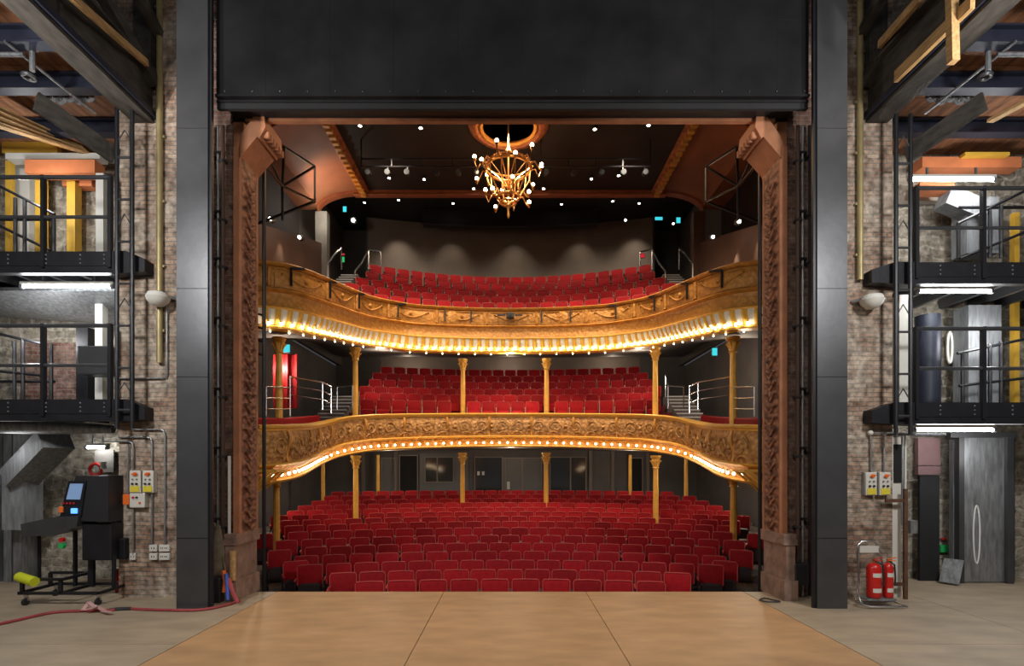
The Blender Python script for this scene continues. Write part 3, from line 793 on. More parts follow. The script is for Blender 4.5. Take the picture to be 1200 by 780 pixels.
for k, (px, D_, zt) in enumerate(pl):
    x = (px - CX) / F * D_
    column(px, D_, zt, stfloor(x, D_), f'gold cast iron column rising from the stalls seats, {nm[k]} of the front six', 'stalls columns')
pr = [(378.5, 21.5, 2.75, 'far left'), (443, 23.75, 2.80, 'inner left'), (738.5, 23.75, 2.80, 'inner right'), (804, 21.5, 2.75, 'far right')]
for k, (px, D_, zt, t_) in enumerate(pr):
    x = (px - CX) / F * D_
    column(px, D_, zt, stfloor(x, D_), f'thin plain gold column behind the stalls rows, {t_} of the rear four', 'rear stalls columns', False, 0.085)
pu = [(327, 14.9, 5.88), (416.5, 18.3, 6.42), (542.5, 21.1, 6.55), (640.5, 21.1, 6.55), (768, 18.3, 6.42), (859, 14.9, 5.88)]
def nearz(P, x, y):
    i = min(range(len(P)), key=lambda i: (P[i].x - x) ** 2 + (P[i].y - y) ** 2); return P[i].z
def circ_floor_z(x, y): return nearz(LOW, x, y) - 0.85
for k, (px, D_, zt) in enumerate(pu):
    x = (px - CX) / F * D_
    zz = nearz(UP, x, D_) - 1.63
    column(px, D_, zz, circ_floor_z(x, D_) + (0.45 if abs(px-CX)<60 else 0), f'gold column with leafy capital standing on the circle, {nm[k]} of six', 'circle columns', True, 0.10)

# ------------------------------------------------------------------ circle and gallery decks
CY_ = [21.0 + 0.9 * k for k in range(6)]
CZ_ = [3.95, 4.34, 4.72, 5.16, 5.60, 6.05]
RC = 22.0
st('floor_circle', M['redcarpet'], lambda b: terrace(b, CY_, CZ_, RC, 6.25, 0.5, 1.1, 0.55))
def ringfloor(b, P, N, z, wdt, t=0.08, inn=0.1):
    rings = []
    for i in range(0, len(P), 3):
        a = P[i] - N[i] * inn + Vector((0, 0, z)); c = P[i] - N[i] * wdt + Vector((0, 0, z))
        rings.append([a, c, c - Vector((0, 0, t)), a - Vector((0, 0, t))])
    b.loft(rings)
st('floor_circle', M['redcarpet'], lambda b: ringfloor(b, LOW, LOWN, -0.86, 1.9))
GY = [21.2 + 0.9 * k for k in range(5)]
GZ = [7.95, 8.5, 9.05, 9.65, 10.28]
RG = 12.0
st('floor_gallery', M['carpet'], lambda b: terrace(b, GY, GZ, RG, 6.3, 0.6, 3.4, 0.45))
st('floor_gallery', M['carpet'], lambda b: ringfloor(b, UP, UPN, -0.9, 1.7))
# upholstered bench run behind the circle rail, each side
for s, side in ((-1, 'left'), (1, 'right')):
    n_ = len(LOW); q1 = next(i for i in range(n_) if LOW[i].y > 16.9)
    i0, i1 = (6, q1) if s < 0 else (n_ - q1, n_ - 6)
    r = thing('upholstered_bench', f'long wine-red bench following the circle rail on the {side} side', 'bench', LOW[(i0 + i1) // 2] - LOWN[(i0 + i1) // 2] * 1.0 + Vector((0, 0, -0.86)), 'circle side benches')
    part('bench_back', M['velvet'], r, lambda b: sweep(b, LOW, LOWN, [(-0.92, -0.82), (-0.76, -0.82), (-0.78, 0.10), (-0.82, 0.14), (-0.90, 0.14), (-0.92, 0.10)], i0, i1))
    part('bench_seat', M['redcarpet'], r, lambda b: sweep(b, LOW, LOWN, [(-0.76, -0.82), (-0.36, -0.82), (-0.33, -0.44), (-0.36, -0.40), (-0.76, -0.40)], i0, i1))
# lighting bridge under the gallery ceiling
r = thing('lighting_bridge', 'black curved lighting bridge under the ceiling at the back of the gallery', 'bridge', (0, 25.4, 13.6))
part('bridge_box', M['black'], r, lambda b: arcwall(b, 26, 25.2, -4.15, 4.15, 13.72, 14.4, 0.5))
part('bottom_rail', M['blacksteel'], r, lambda b: arcwall(b, 26, 25.1, -4.2, 4.2, 13.66, 13.72, 0.1))
# ------------------------------------------------------------------ seats
def make_seat(name, arm, kind):
    r = thing(name, '', 'seat', (0, 0, 0))
    def back(b):
        b.rbox(-0.262, 0.262, 0.10, 0.18, 0.42, 0.89, 0.035, 2)
    bo = part('backrest', M['velvet'], r, back, True)
    def pip(b):
        pts = []
        for x, z in ((-0.253, 0.46), (-0.256, 0.84), (-0.225, 0.882), (0, 0.890), (0.225, 0.882), (0.256, 0.84), (0.253, 0.46)):
            pts.append((x, 0.102, z))
        b.tube(pts, 0.013, 5)
    pp = part('piping', M['piping'], bo, pip, True)
    def seat(b):
        rings = []
        for k in range(9):
            t = k / 8; x = -0.225 + 0.45 * t
            e = 0.03 if k in (0, 8) else 0.0
            rings.append([Vector((x, -0.01, 0.20 + e)), Vector((x, 0.06, 0.16 + e)), Vector((x, 0.085, 0.2 + e)), Vector((x, 0.085, 0.49 - e)), Vector((x, 0.02, 0.51 - e)), Vector((x, -0.02, 0.47 - e))])
        b.loft(rings)
    part('seat', M['velvet'] if kind else M['seatshell'], r, seat, True)
    def arm_f(b):
        b.rbox(-0.29, -0.255, -0.20, 0.14, 0.585, 0.625, 0.012, 1)
    part('armrest', arm, r, arm_f, True)
    def fr(b):
        b.box(-0.283, -0.262, -0.14, 0.12, 0.10, 0.585); b.box(-0.288, -0.257, -0.18, 0.14, 0.0, 0.10)
    part('side_frame', M['armpale'] if kind else M['blacksteel'], r, fr)
    return r
ROWWORD = ORD[1:]
cnt = 0
def seat_rows(first, ys, zs, R, halfs, place, group, limit=None, xoff=None):
    """rows of seats on arcs; returns overflow placements"""
    global cnt
    over = []; used = False; n_made = 0
    for k, (y, z, hw) in enumerate(zip(ys, zs, halfs)):
        pt = 0.557 + 0.007 * ((k * 7 + 3) % 5)
        n = int(round(2 * hw / pt)); n += 1 if (n + k) % 2 else 0
        xs = [(i - (n - 1) / 2) * pt for i in range(n)]
        xs = [x for x in xs if not (xoff and xoff(k, x))]; n = len(xs)
        for i, x in enumerate(xs):
            yy = y - x * x / (2 * R); rz = -math.atan(x / R)
            if limit and n_made >= limit: over.append((x, yy, z, rz)); continue
            o = first if not used else copy_tree(first)
            used = True; n_made += 1
            o.location = (x, yy, z); o.rotation_euler = (0, 0, rz)
            o['label'] = place(k, i, n); o['category'] = 'seat'; o['group'] = group
    return over
HW = [2.8, 3.75, 4.2, 4.6, 5.0, 5.7, 6.1, 6.55, 6.9, 7.2, 7.4, 7.45, 7.4, 7.35, 7.1]
s1 = make_seat('stalls_chair', M['armpad'], 0)
index_kids(s1)
poles = [(( px - CX) / F * D_, D_) for px, D_, _ in pl] + [((px - CX) / F * D_, D_) for px, D_, _, _ in pr]
def blocked(k, x):
    y = ROWY[k] - x * x / (2 * RS)
    return any(abs(x - a) < 0.38 and abs(y - c) < 0.33 for a, c in poles)
def lab1(k, i, n):
    rw = 'front' if k == 0 else ROWWORD[k]
    return f'red velvet tip-up seat, {place_words(i, n)} in the {rw} row of the stalls'
# number rows from the stage
over = seat_rows(s1, ROWY, ROWZ, RS, HW, lab1, 'tip-up seats in the stalls', 300, blocked)
b = MB()
for x, y, z, rz in over:
    m = Matrix.Translation((x, y, z)) @ Matrix.Rotation(rz, 4, 'Z')
    t = MB()
    t.rbox(-0.262, 0.262, 0.10, 0.18, 0.42, 0.89, 0.035, 2, M['velvet'])
    t.tube([(-0.235, 0.102, 0.48), (-0.238, 0.102, 0.84), (-0.20, 0.102, 0.882), (0.20, 0.102, 0.882), (0.238, 0.102, 0.84), (0.235, 0.102, 0.48)], 0.011, 5, M['piping'])
    t.box(-0.225, 0.225, -0.01, 0.08, 0.18, 0.50, M['seatshell']); t.rbox(-0.29, -0.255, -0.2, 0.14, 0.585, 0.625, 0.01, 1, M['armpad'])
    t.box(-0.283, -0.262, -0.14, 0.12, 0, 0.585, M['blacksteel'])
    b.v_off = len(b.v)
    for mi_, mt in enumerate(t.mats):
        pass
    o_ = len(b.v); b.v += [m @ v for v in t.v]
    for f, k in zip(t.f, t.m): b.f.append([i + o_ for i in f]); b.m.append(b.mi(t.mats[k]))
if b.v:
    o = b.build('rear_stalls_seats', None, None, True)
    tag(o, 'last distant rows of red tip-up seats in front of the dark rear stalls wall', 'seats'); o['kind'] = 'stuff'

# side seats at the ends of the front rows, turned to the middle
def fullseat(x, y, z, rz, label):
    o = copy_tree(s1); o.location = (x, y, z); o.rotation_euler = (0, 0, rz); o['label'] = label; o['category'] = 'seat'; o['group'] = 'angled seats by the proscenium'
for s, side in ((-1, 'left'), (1, 'right')):
    for k, (px, py, D_) in enumerate(((347, 658, 11.6), (328, 645, 12.5), (308, 626, 14.0))):
        p = U(px if s < 0 else 2 * CX - px, py, D_)
        fullseat(p.x, p.y, p.z - 0.89, -s * 0.5, f'red tip-up seat at the far {side} aisle with dark underside showing, {["nearest", "second", "third"][k]} from the stage')

s2 = make_seat('circle_chair', M['armpale'], 1)
index_kids(s2)
for o in list(C.objects):
    pass
def lab2(k, i, n):
    rw = ['front', 'second', 'third', 'fourth', 'fifth', 'back'][k]
    return f'red tip-up seat with pale arms, {place_words(i, n)} in the {rw} circle row'
upoles = [((px - CX) / F * D_, D_) for px, D_, _ in pu]
def blk2(k, x):
    y = CY_[k] - x * x / (2 * RC); return any(abs(x - a) < 0.36 and abs(y - c) < 0.32 for a, c in upoles)
seat_rows(s2, CY_, CZ_, RC, [5.9, 5.9, 6.0, 6.0, 6.0, 6.0], lab2, 'seats in the circle', None, blk2)
s3 = make_seat('gallery_chair', M['armpale'], 0)
index_kids(s3)
def lab3(k, i, n):
    rw = ['front', 'second', 'third', 'fourth', 'top'][k]
    return f'dark red tip-up seat, {place_words(i, n)} in the {rw} row of the gallery'
seat_rows(s3, GY, GZ, RG, [6.0, 6.1, 6.1, 6.1, 6.1], lab3, 'seats in the gallery')

# ------------------------------------------------------------------ stairs and handrails of circle and gallery
def stair(name, label, x0, x1, y0, z0, n, rise, run, mat):
    r = thing(name, label, 'stairs', ((x0 + x1) / 2, y0, z0))
    for k in range(n):
        part('step', M['carpet'], r, lambda b: b.box(x0, x1, y0 + k * run, y0 + (n) * run, z0 + k * rise, z0 + (k + 1) * rise - 0.001))
        part('nosing', M['paper'], r, lambda b: b.box(x0, x1, y0 + k * run - 0.02, y0 + k * run + 0.05, z0 + (k + 1) * rise - 0.03, z0 + (k + 1) * rise + 0.006))
def handrail(label, pts, group, posts, r_=0.022, zb=0.9, mid=True, mat='chrome'):
    r = thing('handrail', label, 'handrail', Vector(pts[0]) - Vector((0, 0, zb)), group)
    part('top_rail', M[mat], r, lambda b: b.tube(pts, r_, 8), True)
    if mid:
        for dz in (0.3, 0.6):
            part('mid_rail', M[mat], r, lambda b: b.tube([Vector(p) - Vector((0, 0, dz)) for p in pts], r_ * 0.6, 6), True)
    for t in posts:
        f = t * (len(pts) - 1); i = min(int(f), len(pts) - 2); p = Vector(pts[i]).lerp(Vector(pts[i + 1]), f - i)
        part('post', M[mat], r, lambda b: b.tube([p, p - Vector((0, 0, zb))], r_ * 0.9, 6), True)
for s, side in ((-1, 'left'), (1, 'right')):
    stair('circle_steps', f'dark steps with pale nosings beside the {side} end of the circle rows', *sorted((s * 6.35, s * 7.35)), 19.9, 3.95, 7, 0.17, 0.3, None)
    stair('gallery_steps', f'dark steps with pale nosings beside the {side} end of the gallery rows', *sorted((s * 6.42, s * 7.12)), 20.75, 9.12, 6, 0.2, 0.3, None)
    f = lambda px, py, D_: U(px if s < 0 else 2 * CX - px, py, D_)
    handrail(f'long steel handrail sloping along the circle ramp on the {side}', [f(340, 441, 17.4), f(378, 448, 18.6), f(388, 453, 19.0)], 'circle handrails', (0.0, 0.5, 1.0), 0.028, 0.95)
    handrail(f'short steel handrail at the aisle between steps and circle seats, {side} side', [f(395, 453, 20.6), f(413, 452, 20.6), f(416, 438, 22.2)], 'circle handrails', (0.0, 0.5, 1.0), 0.025, 0.9, False)
    handrail(f'steel rail across the {side} slip of the circle near the stage', [f(312, 453, 14.3), f(340, 454, 14.9)], 'circle handrails', (0.0, 1.0), 0.022, 0.8)
    handrail(f'brushed handrail climbing the {side} gallery steps against the wall', [f(384, 309, 20.7), f(393, 297, 21.6), f(400, 291, 22.4)], 'gallery handrails', (0.0, 1.0), 0.04, 0.9, False)
    handrail(f'brushed handrail between the {side} gallery steps and the seats', [f(416, 318, 21.6), f(424, 308, 22.8), f(432, 292, 24.4), f(446, 295, 24.4)], 'gallery handrails', (0.0, 0.66, 1.0), 0.035, 0.9, False)
solo('curtain', M['velvet'], 'bright red wall curtain hanging beside the left circle column', 'curtain',
     lambda b: b.loft([[U(320, 478, 17.6) + Vector((0.8 * t / 8, 0.05 * math.sin(t * 2.2), 0)), U(320, 415, 17.6) + Vector((0.8 * t / 8, 0.05 * math.sin(t * 2.2), 0)), U(320, 415, 17.6) + Vector((0.8 * t / 8, 0.1 + 0.05 * math.sin(t * 2.2), 0)), U(320, 478, 17.6) + Vector((0.8 * t / 8, 0.1 + 0.05 * math.sin(t * 2.2), 0))] for t in range(9)]))
# small lit signs
def sign(label, px, py, D_, w_, h_, m, back='blackplastic'):
    p = U(px, py, D_)
    r = thing('sign', label, 'sign', (p.x, p.y, p.z - h_ / 2), 'lit signs')
    part('casing', M[back], r, lambda b: b.rbox(p.x - w_ / 2 - 0.02, p.x + w_ / 2 + 0.02, p.y, p.y + 0.05, p.z - h_ / 2 - 0.02, p.z + h_ / 2 + 0.02, 0.01, 1))
    part('lit_panel', M[m], r, lambda b: b.box(p.x - w_ / 2, p.x + w_ / 2, p.y - 0.01, p.y, p.z - h_ / 2, p.z + h_ / 2))
sign('cyan glowing exit sign behind the far left circle column', 336, 408, 17.2, 0.2, 0.24, 'cyan')
sign('cyan glowing exit sign near the far right circle column', 837.5, 412, 17.2, 0.16, 0.24, 'cyan')
sign('cyan glowing exit sign high up at the left of the gallery', 404, 245, 22.0, 0.14, 0.22, 'cyan')
sign('wide cyan glowing exit sign high at the right of the gallery', 772, 256, 24.0, 0.34, 0.14, 'cyan')
sign('slim cyan glowing exit sign by the right slip wall end', 795, 258, 21.2, 0.16, 0.22, 'cyan')
sign('green lit sign on the dark door wall beyond the left gallery steps', 401.5, 304, 24.0, 0.16, 0.24, 'greenlit')
sign('small red lit sign just above the green one, left of the gallery', 401.5, 298, 24.0, 0.16, 0.08, 'redlit')
sign('small round red glowing sign on the dark wall right of the gallery seats', 753, 299.5, 25.0, 0.18, 0.18, 'redlit')
# ------------------------------------------------------------------ chandelier and ceiling fittings
cx_, cy_ = -0.06, 16.6
r = thing('ceiling_rose', 'round orange gilt moulded ring on the black ceiling above the chandelier', 'ceiling rose', (cx_, cy_, 12.8))
part('outer_ring', M['cornice'], r, lambda b: b.lathe([(1.26, 0.2), (1.26, 0.12), (1.14, 0.02), (1.02, 0.0), (0.94, 0.06), (0.92, 0.2)], (cx_, cy_, 12.8), 48), True)
part('inner_ring', M['gold_dark'], r, lambda b: b.torus((cx_, cy_, 12.86), 0.86, 0.06, 48, 8), True)
r = thing('chandelier', 'large gilded two-tier ring chandelier with round bulbs hanging over the stalls', 'chandelier', (cx_, cy_, 10.0))
part('rod', M['brassrod'], r, lambda b: (b.tube([(cx_, cy_, 13.0), (cx_, cy_, 10.25)], 0.03, 8), b.lathe([(0.03, 12.05), (0.1, 12.12), (0.03, 12.3)], (cx_, cy_, 0), 10), b.lathe([(0.01, 10.02), (0.05, 10.12), (0.03, 10.3), (0.09, 10.42), (0.03, 10.6)], (cx_, cy_, 0), 10)), True)
def uring(b):
    b.torus((cx_, cy_, 11.58), 0.70, 0.045, 40, 8); b.torus((cx_, cy_, 11.72), 0.66, 0.025, 40, 6)
    for k in range(20):
        a = 2 * PI * k / 20; b.ball((cx_ + 0.74 * math.cos(a), cy_ + 0.74 * math.sin(a), 11.65), 0.045, 6)
part('upper_ring', M['brassrod'], r, uring, True)
def lring(b):
    b.torus((cx_, cy_, 10.68), 0.34, 0.04, 28, 8); b.torus((cx_, cy_, 10.52), 0.25, 0.03, 24, 6)
    for k in range(10):
        a = 2 * PI * k / 10; b.ball((cx_ + 0.37 * math.cos(a), cy_ + 0.37 * math.sin(a), 10.74), 0.04, 6)
part('lower_ring', M['brassrod'], r, lring, True)
for k in range(10):
    a = 2 * PI * k / 10; e = Vector((math.cos(a), math.sin(a), 0)); c = Vector((cx_, cy_, 0))
    part('stay', M['brassrod'], r, lambda b: b.tube([c + e * 0.70 + Vector((0, 0, 11.55)), c + e * 0.66 + Vector((0, 0, 11.2)), c + e * 0.45 + Vector((0, 0, 10.85)), c + e * 0.34 + Vector((0, 0, 10.7))], 0.022, 6), True)
    part('spoke', M['brassrod'], r, lambda b: b.tube([c + e * 0.68 + Vector((0, 0, 11.6)), c + e * 0.35 + Vector((0, 0, 11.35)), c + e * 0.03 + Vector((0, 0, 10.95))], 0.016, 6), True)
def arm(a, r0, z0, r1, z1, rb=0.06):
    e = Vector((math.cos(a), math.sin(a), 0)); c = Vector((cx_, cy_, 0))
    o = part('arm', M['brassrod'], r, lambda b: (b.tube([c + e * r0 + Vector((0, 0, z0)), c + e * (r0 * .6 + r1 * .4) + Vector((0, 0, z0 + 0.06)), c + e * (r0 * .25 + r1 * .75) + Vector((0, 0, z0 - 0.16)), c + e * r1 + Vector((0, 0, z1 - 0.16)), c + e * r1 + Vector((0, 0, z1 - 0.05))], 0.022, 6), b.lathe([(0.03, -0.12), (0.055, -0.08), (0.05, -0.04)], c + e * r1 + Vector((0, 0, z1)), 8)), True)
    part('bulb', M['bulb_ch'], o, lambda b: b.ball(c + e * r1 + Vector((0, 0, z1 + 0.02)), rb, 10), True)
for k in range(12): arm(2 * PI * k / 12 + 0.2, 0.72, 11.6, 1.07, 11.82 - (0.38 if k % 2 else 0))
for k in range(7): arm(2 * PI * k / 7 + 0.4, 0.35, 10.72, 0.72, 10.92 if k % 2 else 10.66)

def downlight(label, px, py, z):
    D_ = (z - CAMH) * F / (CY - py); p = U(px, py, D_)
    r = thing('downlight', label, 'light', (p.x, p.y, p.z - 0.05), 'ceiling downlights')
    part('can', M['blackplastic'], r, lambda b: b.lathe([(0.09, 0.10), (0.10, 0.0), (0.085, 0.0)], (p.x, p.y, p.z - 0.05), 14), True)
    part('lens', M['down'], r, lambda b: b.lathe([(0.05, 0.0), (0.05, 0.008)], (p.x, p.y, p.z - 0.06), 14), True)
    return p
DL = []
for px, py, w_ in ((422, 145.5, 'front left corner of the black main ceiling'), (493, 148, 'front of the black ceiling, left of the rose'), (697, 149.5, 'front of the black ceiling, right of the rose'),
                   (760, 145, 'front right corner of the black main ceiling'), (456, 207, 'back left of the black main ceiling'), (497, 208.5, 'ceiling back, between the left lighting bar and the chandelier'),
                   (693, 208, 'ceiling back, just right of the chandelier'), (725, 204, 'back right of the black main ceiling'), (555, 219.5, 'ceiling rear edge just left of the chandelier'), (637, 219.5, 'ceiling rear edge just right of the chandelier')):
    DL.append(downlight('tiny round downlight at the ' + w_ if 'front' in w_[:6] or 'back' in w_[:5] else 'tiny round downlight, ' + w_, px, py, 12.96))
for px, py, w_ in ((467, 233, 'above the left end of the gallery seats'), (531, 237, 'gallery ceiling, left of the lighting bridge middle'), (658, 238, 'gallery ceiling, right of the lighting bridge middle'),
                   (718, 234.5, 'above the right end of the gallery seats'), (427, 236, 'farthest left over the gallery'), (749, 237, 'farthest right over the gallery')):
    DL.append(downlight('tiny round downlight ' + w_, px, py, 14.4))
def walllight(label, px, py, D_, rad=0.08):
    p = U(px, py, D_)
    r = thing('wall_spot', label, 'light', (p.x, p.y, p.z - rad), 'wall spots')
    part('can', M['blackplastic'], r, lambda b: b.tube([(p.x, p.y + 0.16, p.z + 0.04), (p.x, p.y, p.z)], rad * 1.15, 12), True)
    part('lens', M['down'], r, lambda b: b.ball((p.x, p.y - 0.01, p.z), rad * 0.6, 10), True)
    return p
WL = [walllight('brightest round spot light on the dark wall left of the gallery', 414, 258, 23.5, 0.13),
      walllight('small bright wall spot over the right gallery steps landing', 733, 258, 24.5),
      walllight('small wall spot at the far right gallery corner beside the cyan signs', 789, 262, 21.4, 0.06),
      walllight('wall spot on the left brown slip wall', 351, 278, 16.9),
      walllight('wall spot on the right brown slip wall, farther one', 835.5, 277.5, 17.2),
      walllight('wall spot on the right brown slip wall, nearer the stage', 866, 259.5, 15.6),
      walllight('wall spot high on the left slip wall nearest the stage', 316.5, 256.5, 14.9)]
# hanging lighting bars with spotlights
def lbar(label, x0, x1, D_, z, spots):
    r = thing('lighting_bar', label, 'lighting bar', ((x0 + x1) / 2, D_, z - 0.3), 'ceiling lighting bars')
    part('upper_pipe', M['blacksteel'], r, lambda b: b.tube([(x0, D_, z), (x1, D_, z)], 0.03, 8), True)
    part('lower_pipe', M['blacksteel'], r, lambda b: b.tube([(x0, D_, z - 0.25), (x1, D_, z - 0.25)], 0.03, 8), True)
    def hg(b):
        x = x0
        while x <= x1 + 1e-3:
            b.box(x - 0.02, x + 0.02, D_ - 0.02, D_ + 0.02, z - 0.27, 13.0 if abs(x - x0) < 1e-3 or abs(x - x1) < 0.05 else z); x += (x1 - x0) / 4
    part('hanger', M['blacksteel'], r, hg)
    for k, f in enumerate(spots):
        x = x0 + (x1 - x0) * f
        q = thing('spotlight', f'small black spotlight {ORD[k+1]} along the {label.split(" ceiling")[0].split("black ")[1]} lighting bar from the left', 'spotlight', (x, D_, z - 0.62), 'spotlights on the ceiling bars')
        part('body', M['blackplastic'], q, lambda b: b.tube([(x, D_ + 0.14, z - 0.42), (x, D_ - 0.16, z - 0.50)], [0.07, 0.09], 10), True)
        part('lens', M['glassdark'], q, lambda b: b.tube([(x, D_ - 0.161, z - 0.50), (x, D_ - 0.165, z - 0.501)], 0.075, 10), True)
        part('clamp', M['blacksteel'], q, lambda b: b.box(x - 0.015, x + 0.015, D_ - 0.02, D_ + 0.02, z - 0.44, z - 0.27))
lbar('black left ceiling lighting bar hung in front of the gallery', -4.9, -0.9, 17.4, 12.35, (0.06, 0.22, 0.38, 0.62, 0.8, 0.95))
lbar('black right ceiling lighting bar hung in front of the gallery', 1.0, 4.6, 17.4, 12.35, (0.05, 0.3, 0.55, 0.75, 0.95))
# boom poles with outrigger frames beside the proscenium, house side
for s, side in ((-1, 'left'), (1, 'right')):
    x = -4.62 if s < 0 else 4.73; y0 = 9.9
    x = (309.5 - CX) / F * y0 if s < 0 else (890.5 - CX) / F * y0
    r = thing('boom_pole', f'thin black vertical boom pole just inside the opening on the {side}', 'pole', (x, y0, -0.8), 'boom poles')
    part('pole', M['blacksteel'], r, lambda b: b.tube([(x, y0, -0.8), (x, y0, 8.2)], 0.035, 8), True)
    def hooks(b):
        for z in (4.3, 4.55, 4.8, 5.05):
            b.tube([(x, y0, z), (x + s * 0.14, y0 + 0.02, z + 0.04)], 0.022, 6)
    part('hook_clamp', M['blacksteel'], r, hooks)
    g = lambda px, py, D_: U(px if s < 0 else 2 * CX - px, py, D_)
    r = thing('lighting_outrigger', f'black diagonal tube frame cantilevered high on the {side} slip wall', 'frame', g(333, 260, 11.5), 'outrigger frames')
    def og(b):
        A = [g(322, 165, 11.2), g(369, 195, 13.2), g(369, 236, 13.2), g(331, 218, 11.6), g(333, 172, 11.6), g(312, 195, 10.6), g(312, 178, 10.6)]
        for i, j in ((0, 1), (1, 2), (2, 3), (3, 4), (6, 3), (5, 3), (4, 5), (1, 3), (0, 6)):
            b.tube([A[i], A[j]], 0.028, 6)
        b.tube([A[3], A[3] - Vector((0, 0, 0.75))], 0.028, 6)
    part('tube_frame', M['blacksteel'], r, og, True)
    part('wall_foot', M['blacksteel'], r, lambda b: b.beam(g(369, 236, 13.2), Vector((s * 7.38, g(369, 236, 13.2).y + 1.5, g(369, 236, 13.2).z)), 0.05, 0.05))

# ------------------------------------------------------------------ side-stage galleries
def gantry(s, side, z, lvl, xin, yf=8.80, yb=10.5, bl=0.55):
    """steel access gallery: deck top at z, fascia facing the stage"""
    xo = s * 11.8; xi = s * xin
    r = thing('access_gallery', f'{"upper" if lvl else "lower"} black steel access gallery with railings in the {side} wing', 'gantry', (s * 8.5, 9.6, z - 0.34), 'wing galleries')
    part('fascia', M['blacksteel'], r, lambda b: (b.box(*sorted((xo, xi)), yf, yf + 0.03, z - 0.24, z), b.box(*sorted((xo, xi)), yf - 0.01, yf + 0.12, z - 0.36, z - 0.25)))
    part('deck', M['galv'] if lvl else M['galv'], r, lambda b: b.box(*sorted((xo, xi)), yf + 0.03, yb, z - 0.06, z - 0.02))
    def j(b):
        x = 6.9
        while x < 11.6: b.beam((s * x, yf + 0.05, z - 0.16), (s * x, yb, z - 0.16), 0.08, 0.2); x += 0.55
    part('joist', M['steel'], r, j)
    part('end_bracket', M['blacksteel'], r, lambda b: b.loft([[Vector((xi, yf - 0.02, z - 0.38)), Vector((xi, yf - 0.02, z)), Vector((xi - s * bl * 0.45, yf - 0.02, z)), Vector((xi - s * bl, yf - 0.02, z - 0.13)), Vector((xi - s * bl, yf - 0.02, z - 0.34))],
                                                           [Vector((xi, 9.0, z - 0.38)), Vector((xi, 9.0, z)), Vector((xi - s * bl * 0.45, 9.0, z)), Vector((xi - s * bl, 9.0, z - 0.13)), Vector((xi - s * bl, 9.0, z - 0.34))]]))
    for x in (7.15, 7.72, 8.35, 6.75):
        for dz in (0.06, 0.13, 0.20): part('bolt', M['galv'], r, lambda b: b.ball((s * x, yf - 0.005, z - dz), 0.014, 6), True)
    part('handrail', M['steel'], r, lambda b: b.tube([(xo, yf - 0.02, z + 1.22), (xi + s * 0.02, yf - 0.02, z + 1.22)], 0.035, 8), True)
    part('mid_rail', M['steel'], r, lambda b: b.tube([(xo, yf - 0.02, z + 0.56), (xi + s * 0.02, yf - 0.02, z + 0.56)], 0.03, 8), True)
    for x in (xin + 0.02, xin + 1.13, xin + 2.6, xin + 4.0):
        part('post', M['blacksteel'], r, lambda b: b.box(s * x - 0.028, s * x + 0.028, yf - 0.05, yf + 0.02, z - 0.28, z + 1.25))
    return r
gantry(-1, 'left', 5.80, 1, 6.62); gantry(-1, 'left', 3.34, 0, 6.62)
gantry(1, 'right', 5.62, 1, 6.72, bl=0.72); gantry(1, 'right', 3.29, 0, 6.72, bl=0.72)
# rear rails and stair flights on the galleries
def srail(label, pts, posts):
    r = thing('stair_railing', label, 'railing', Vector(pts[0][0]) - Vector((0, 0, 0.9)), 'wing stair railings')
    for line in pts: part('rail', M['blacksteel'], r, lambda b: b.tube(line, 0.028, 6), True)
    for a, c in posts: part('post', M['blacksteel'], r, lambda b: b.tube([a, c], 0.03, 6), True)
srail('sloping black stair railing on the upper left wing gallery', [[U(-30, 203, 9.6), U(64, 251, 9.6)], [U(-30, 250, 9.6), U(58, 293, 9.6)], [U(-30, 257, 9.7), U(64, 257, 9.7)]], [(U(18, 232, 9.6), U(18, 296, 9.6)), (U(29, 234, 9.6), U(29, 296, 9.6)), (U(63, 252, 9.6), U(63, 296, 9.6))])
srail('sloping black stair railing on the lower left wing gallery', [[U(-30, 384, 9.6), U(50, 403, 9.6)], [U(-30, 432, 9.6), U(52, 440, 9.6)], [U(-30, 447, 9.7), U(64, 447, 9.7)]], [(U(17, 400, 9.6), U(17, 468, 9.6)), (U(27, 397, 9.6), U(27, 468, 9.6)), (U(60, 403, 9.6), U(60, 468, 9.6))])
srail('sloping black stair railing on the upper right wing gallery', [[U(1122, 262, 9.6), U(1225, 212, 9.6)], [U(1125, 303, 9.6), U(1225, 262, 9.6)], [U(1124, 243, 9.7), U(1225, 243, 9.7)]], [(U(1123, 262, 9.6), U(1123, 302, 9.6)), (U(1160, 245, 9.6), U(1160, 302, 9.6)), (U(1173, 240, 9.6), U(1173, 302, 9.6))])
srail('sloping black stair railing on the lower right wing gallery', [[U(1122, 414, 9.6), U(1225, 392, 9.6)], [U(1124, 452, 9.6), U(1225, 440, 9.6)]], [(U(1128, 412, 9.6), U(1128, 474, 9.6)), (U(1160, 403, 9.6), U(1160, 474, 9.6)), (U(1173, 400, 9.6), U(1173, 474, 9.6))])
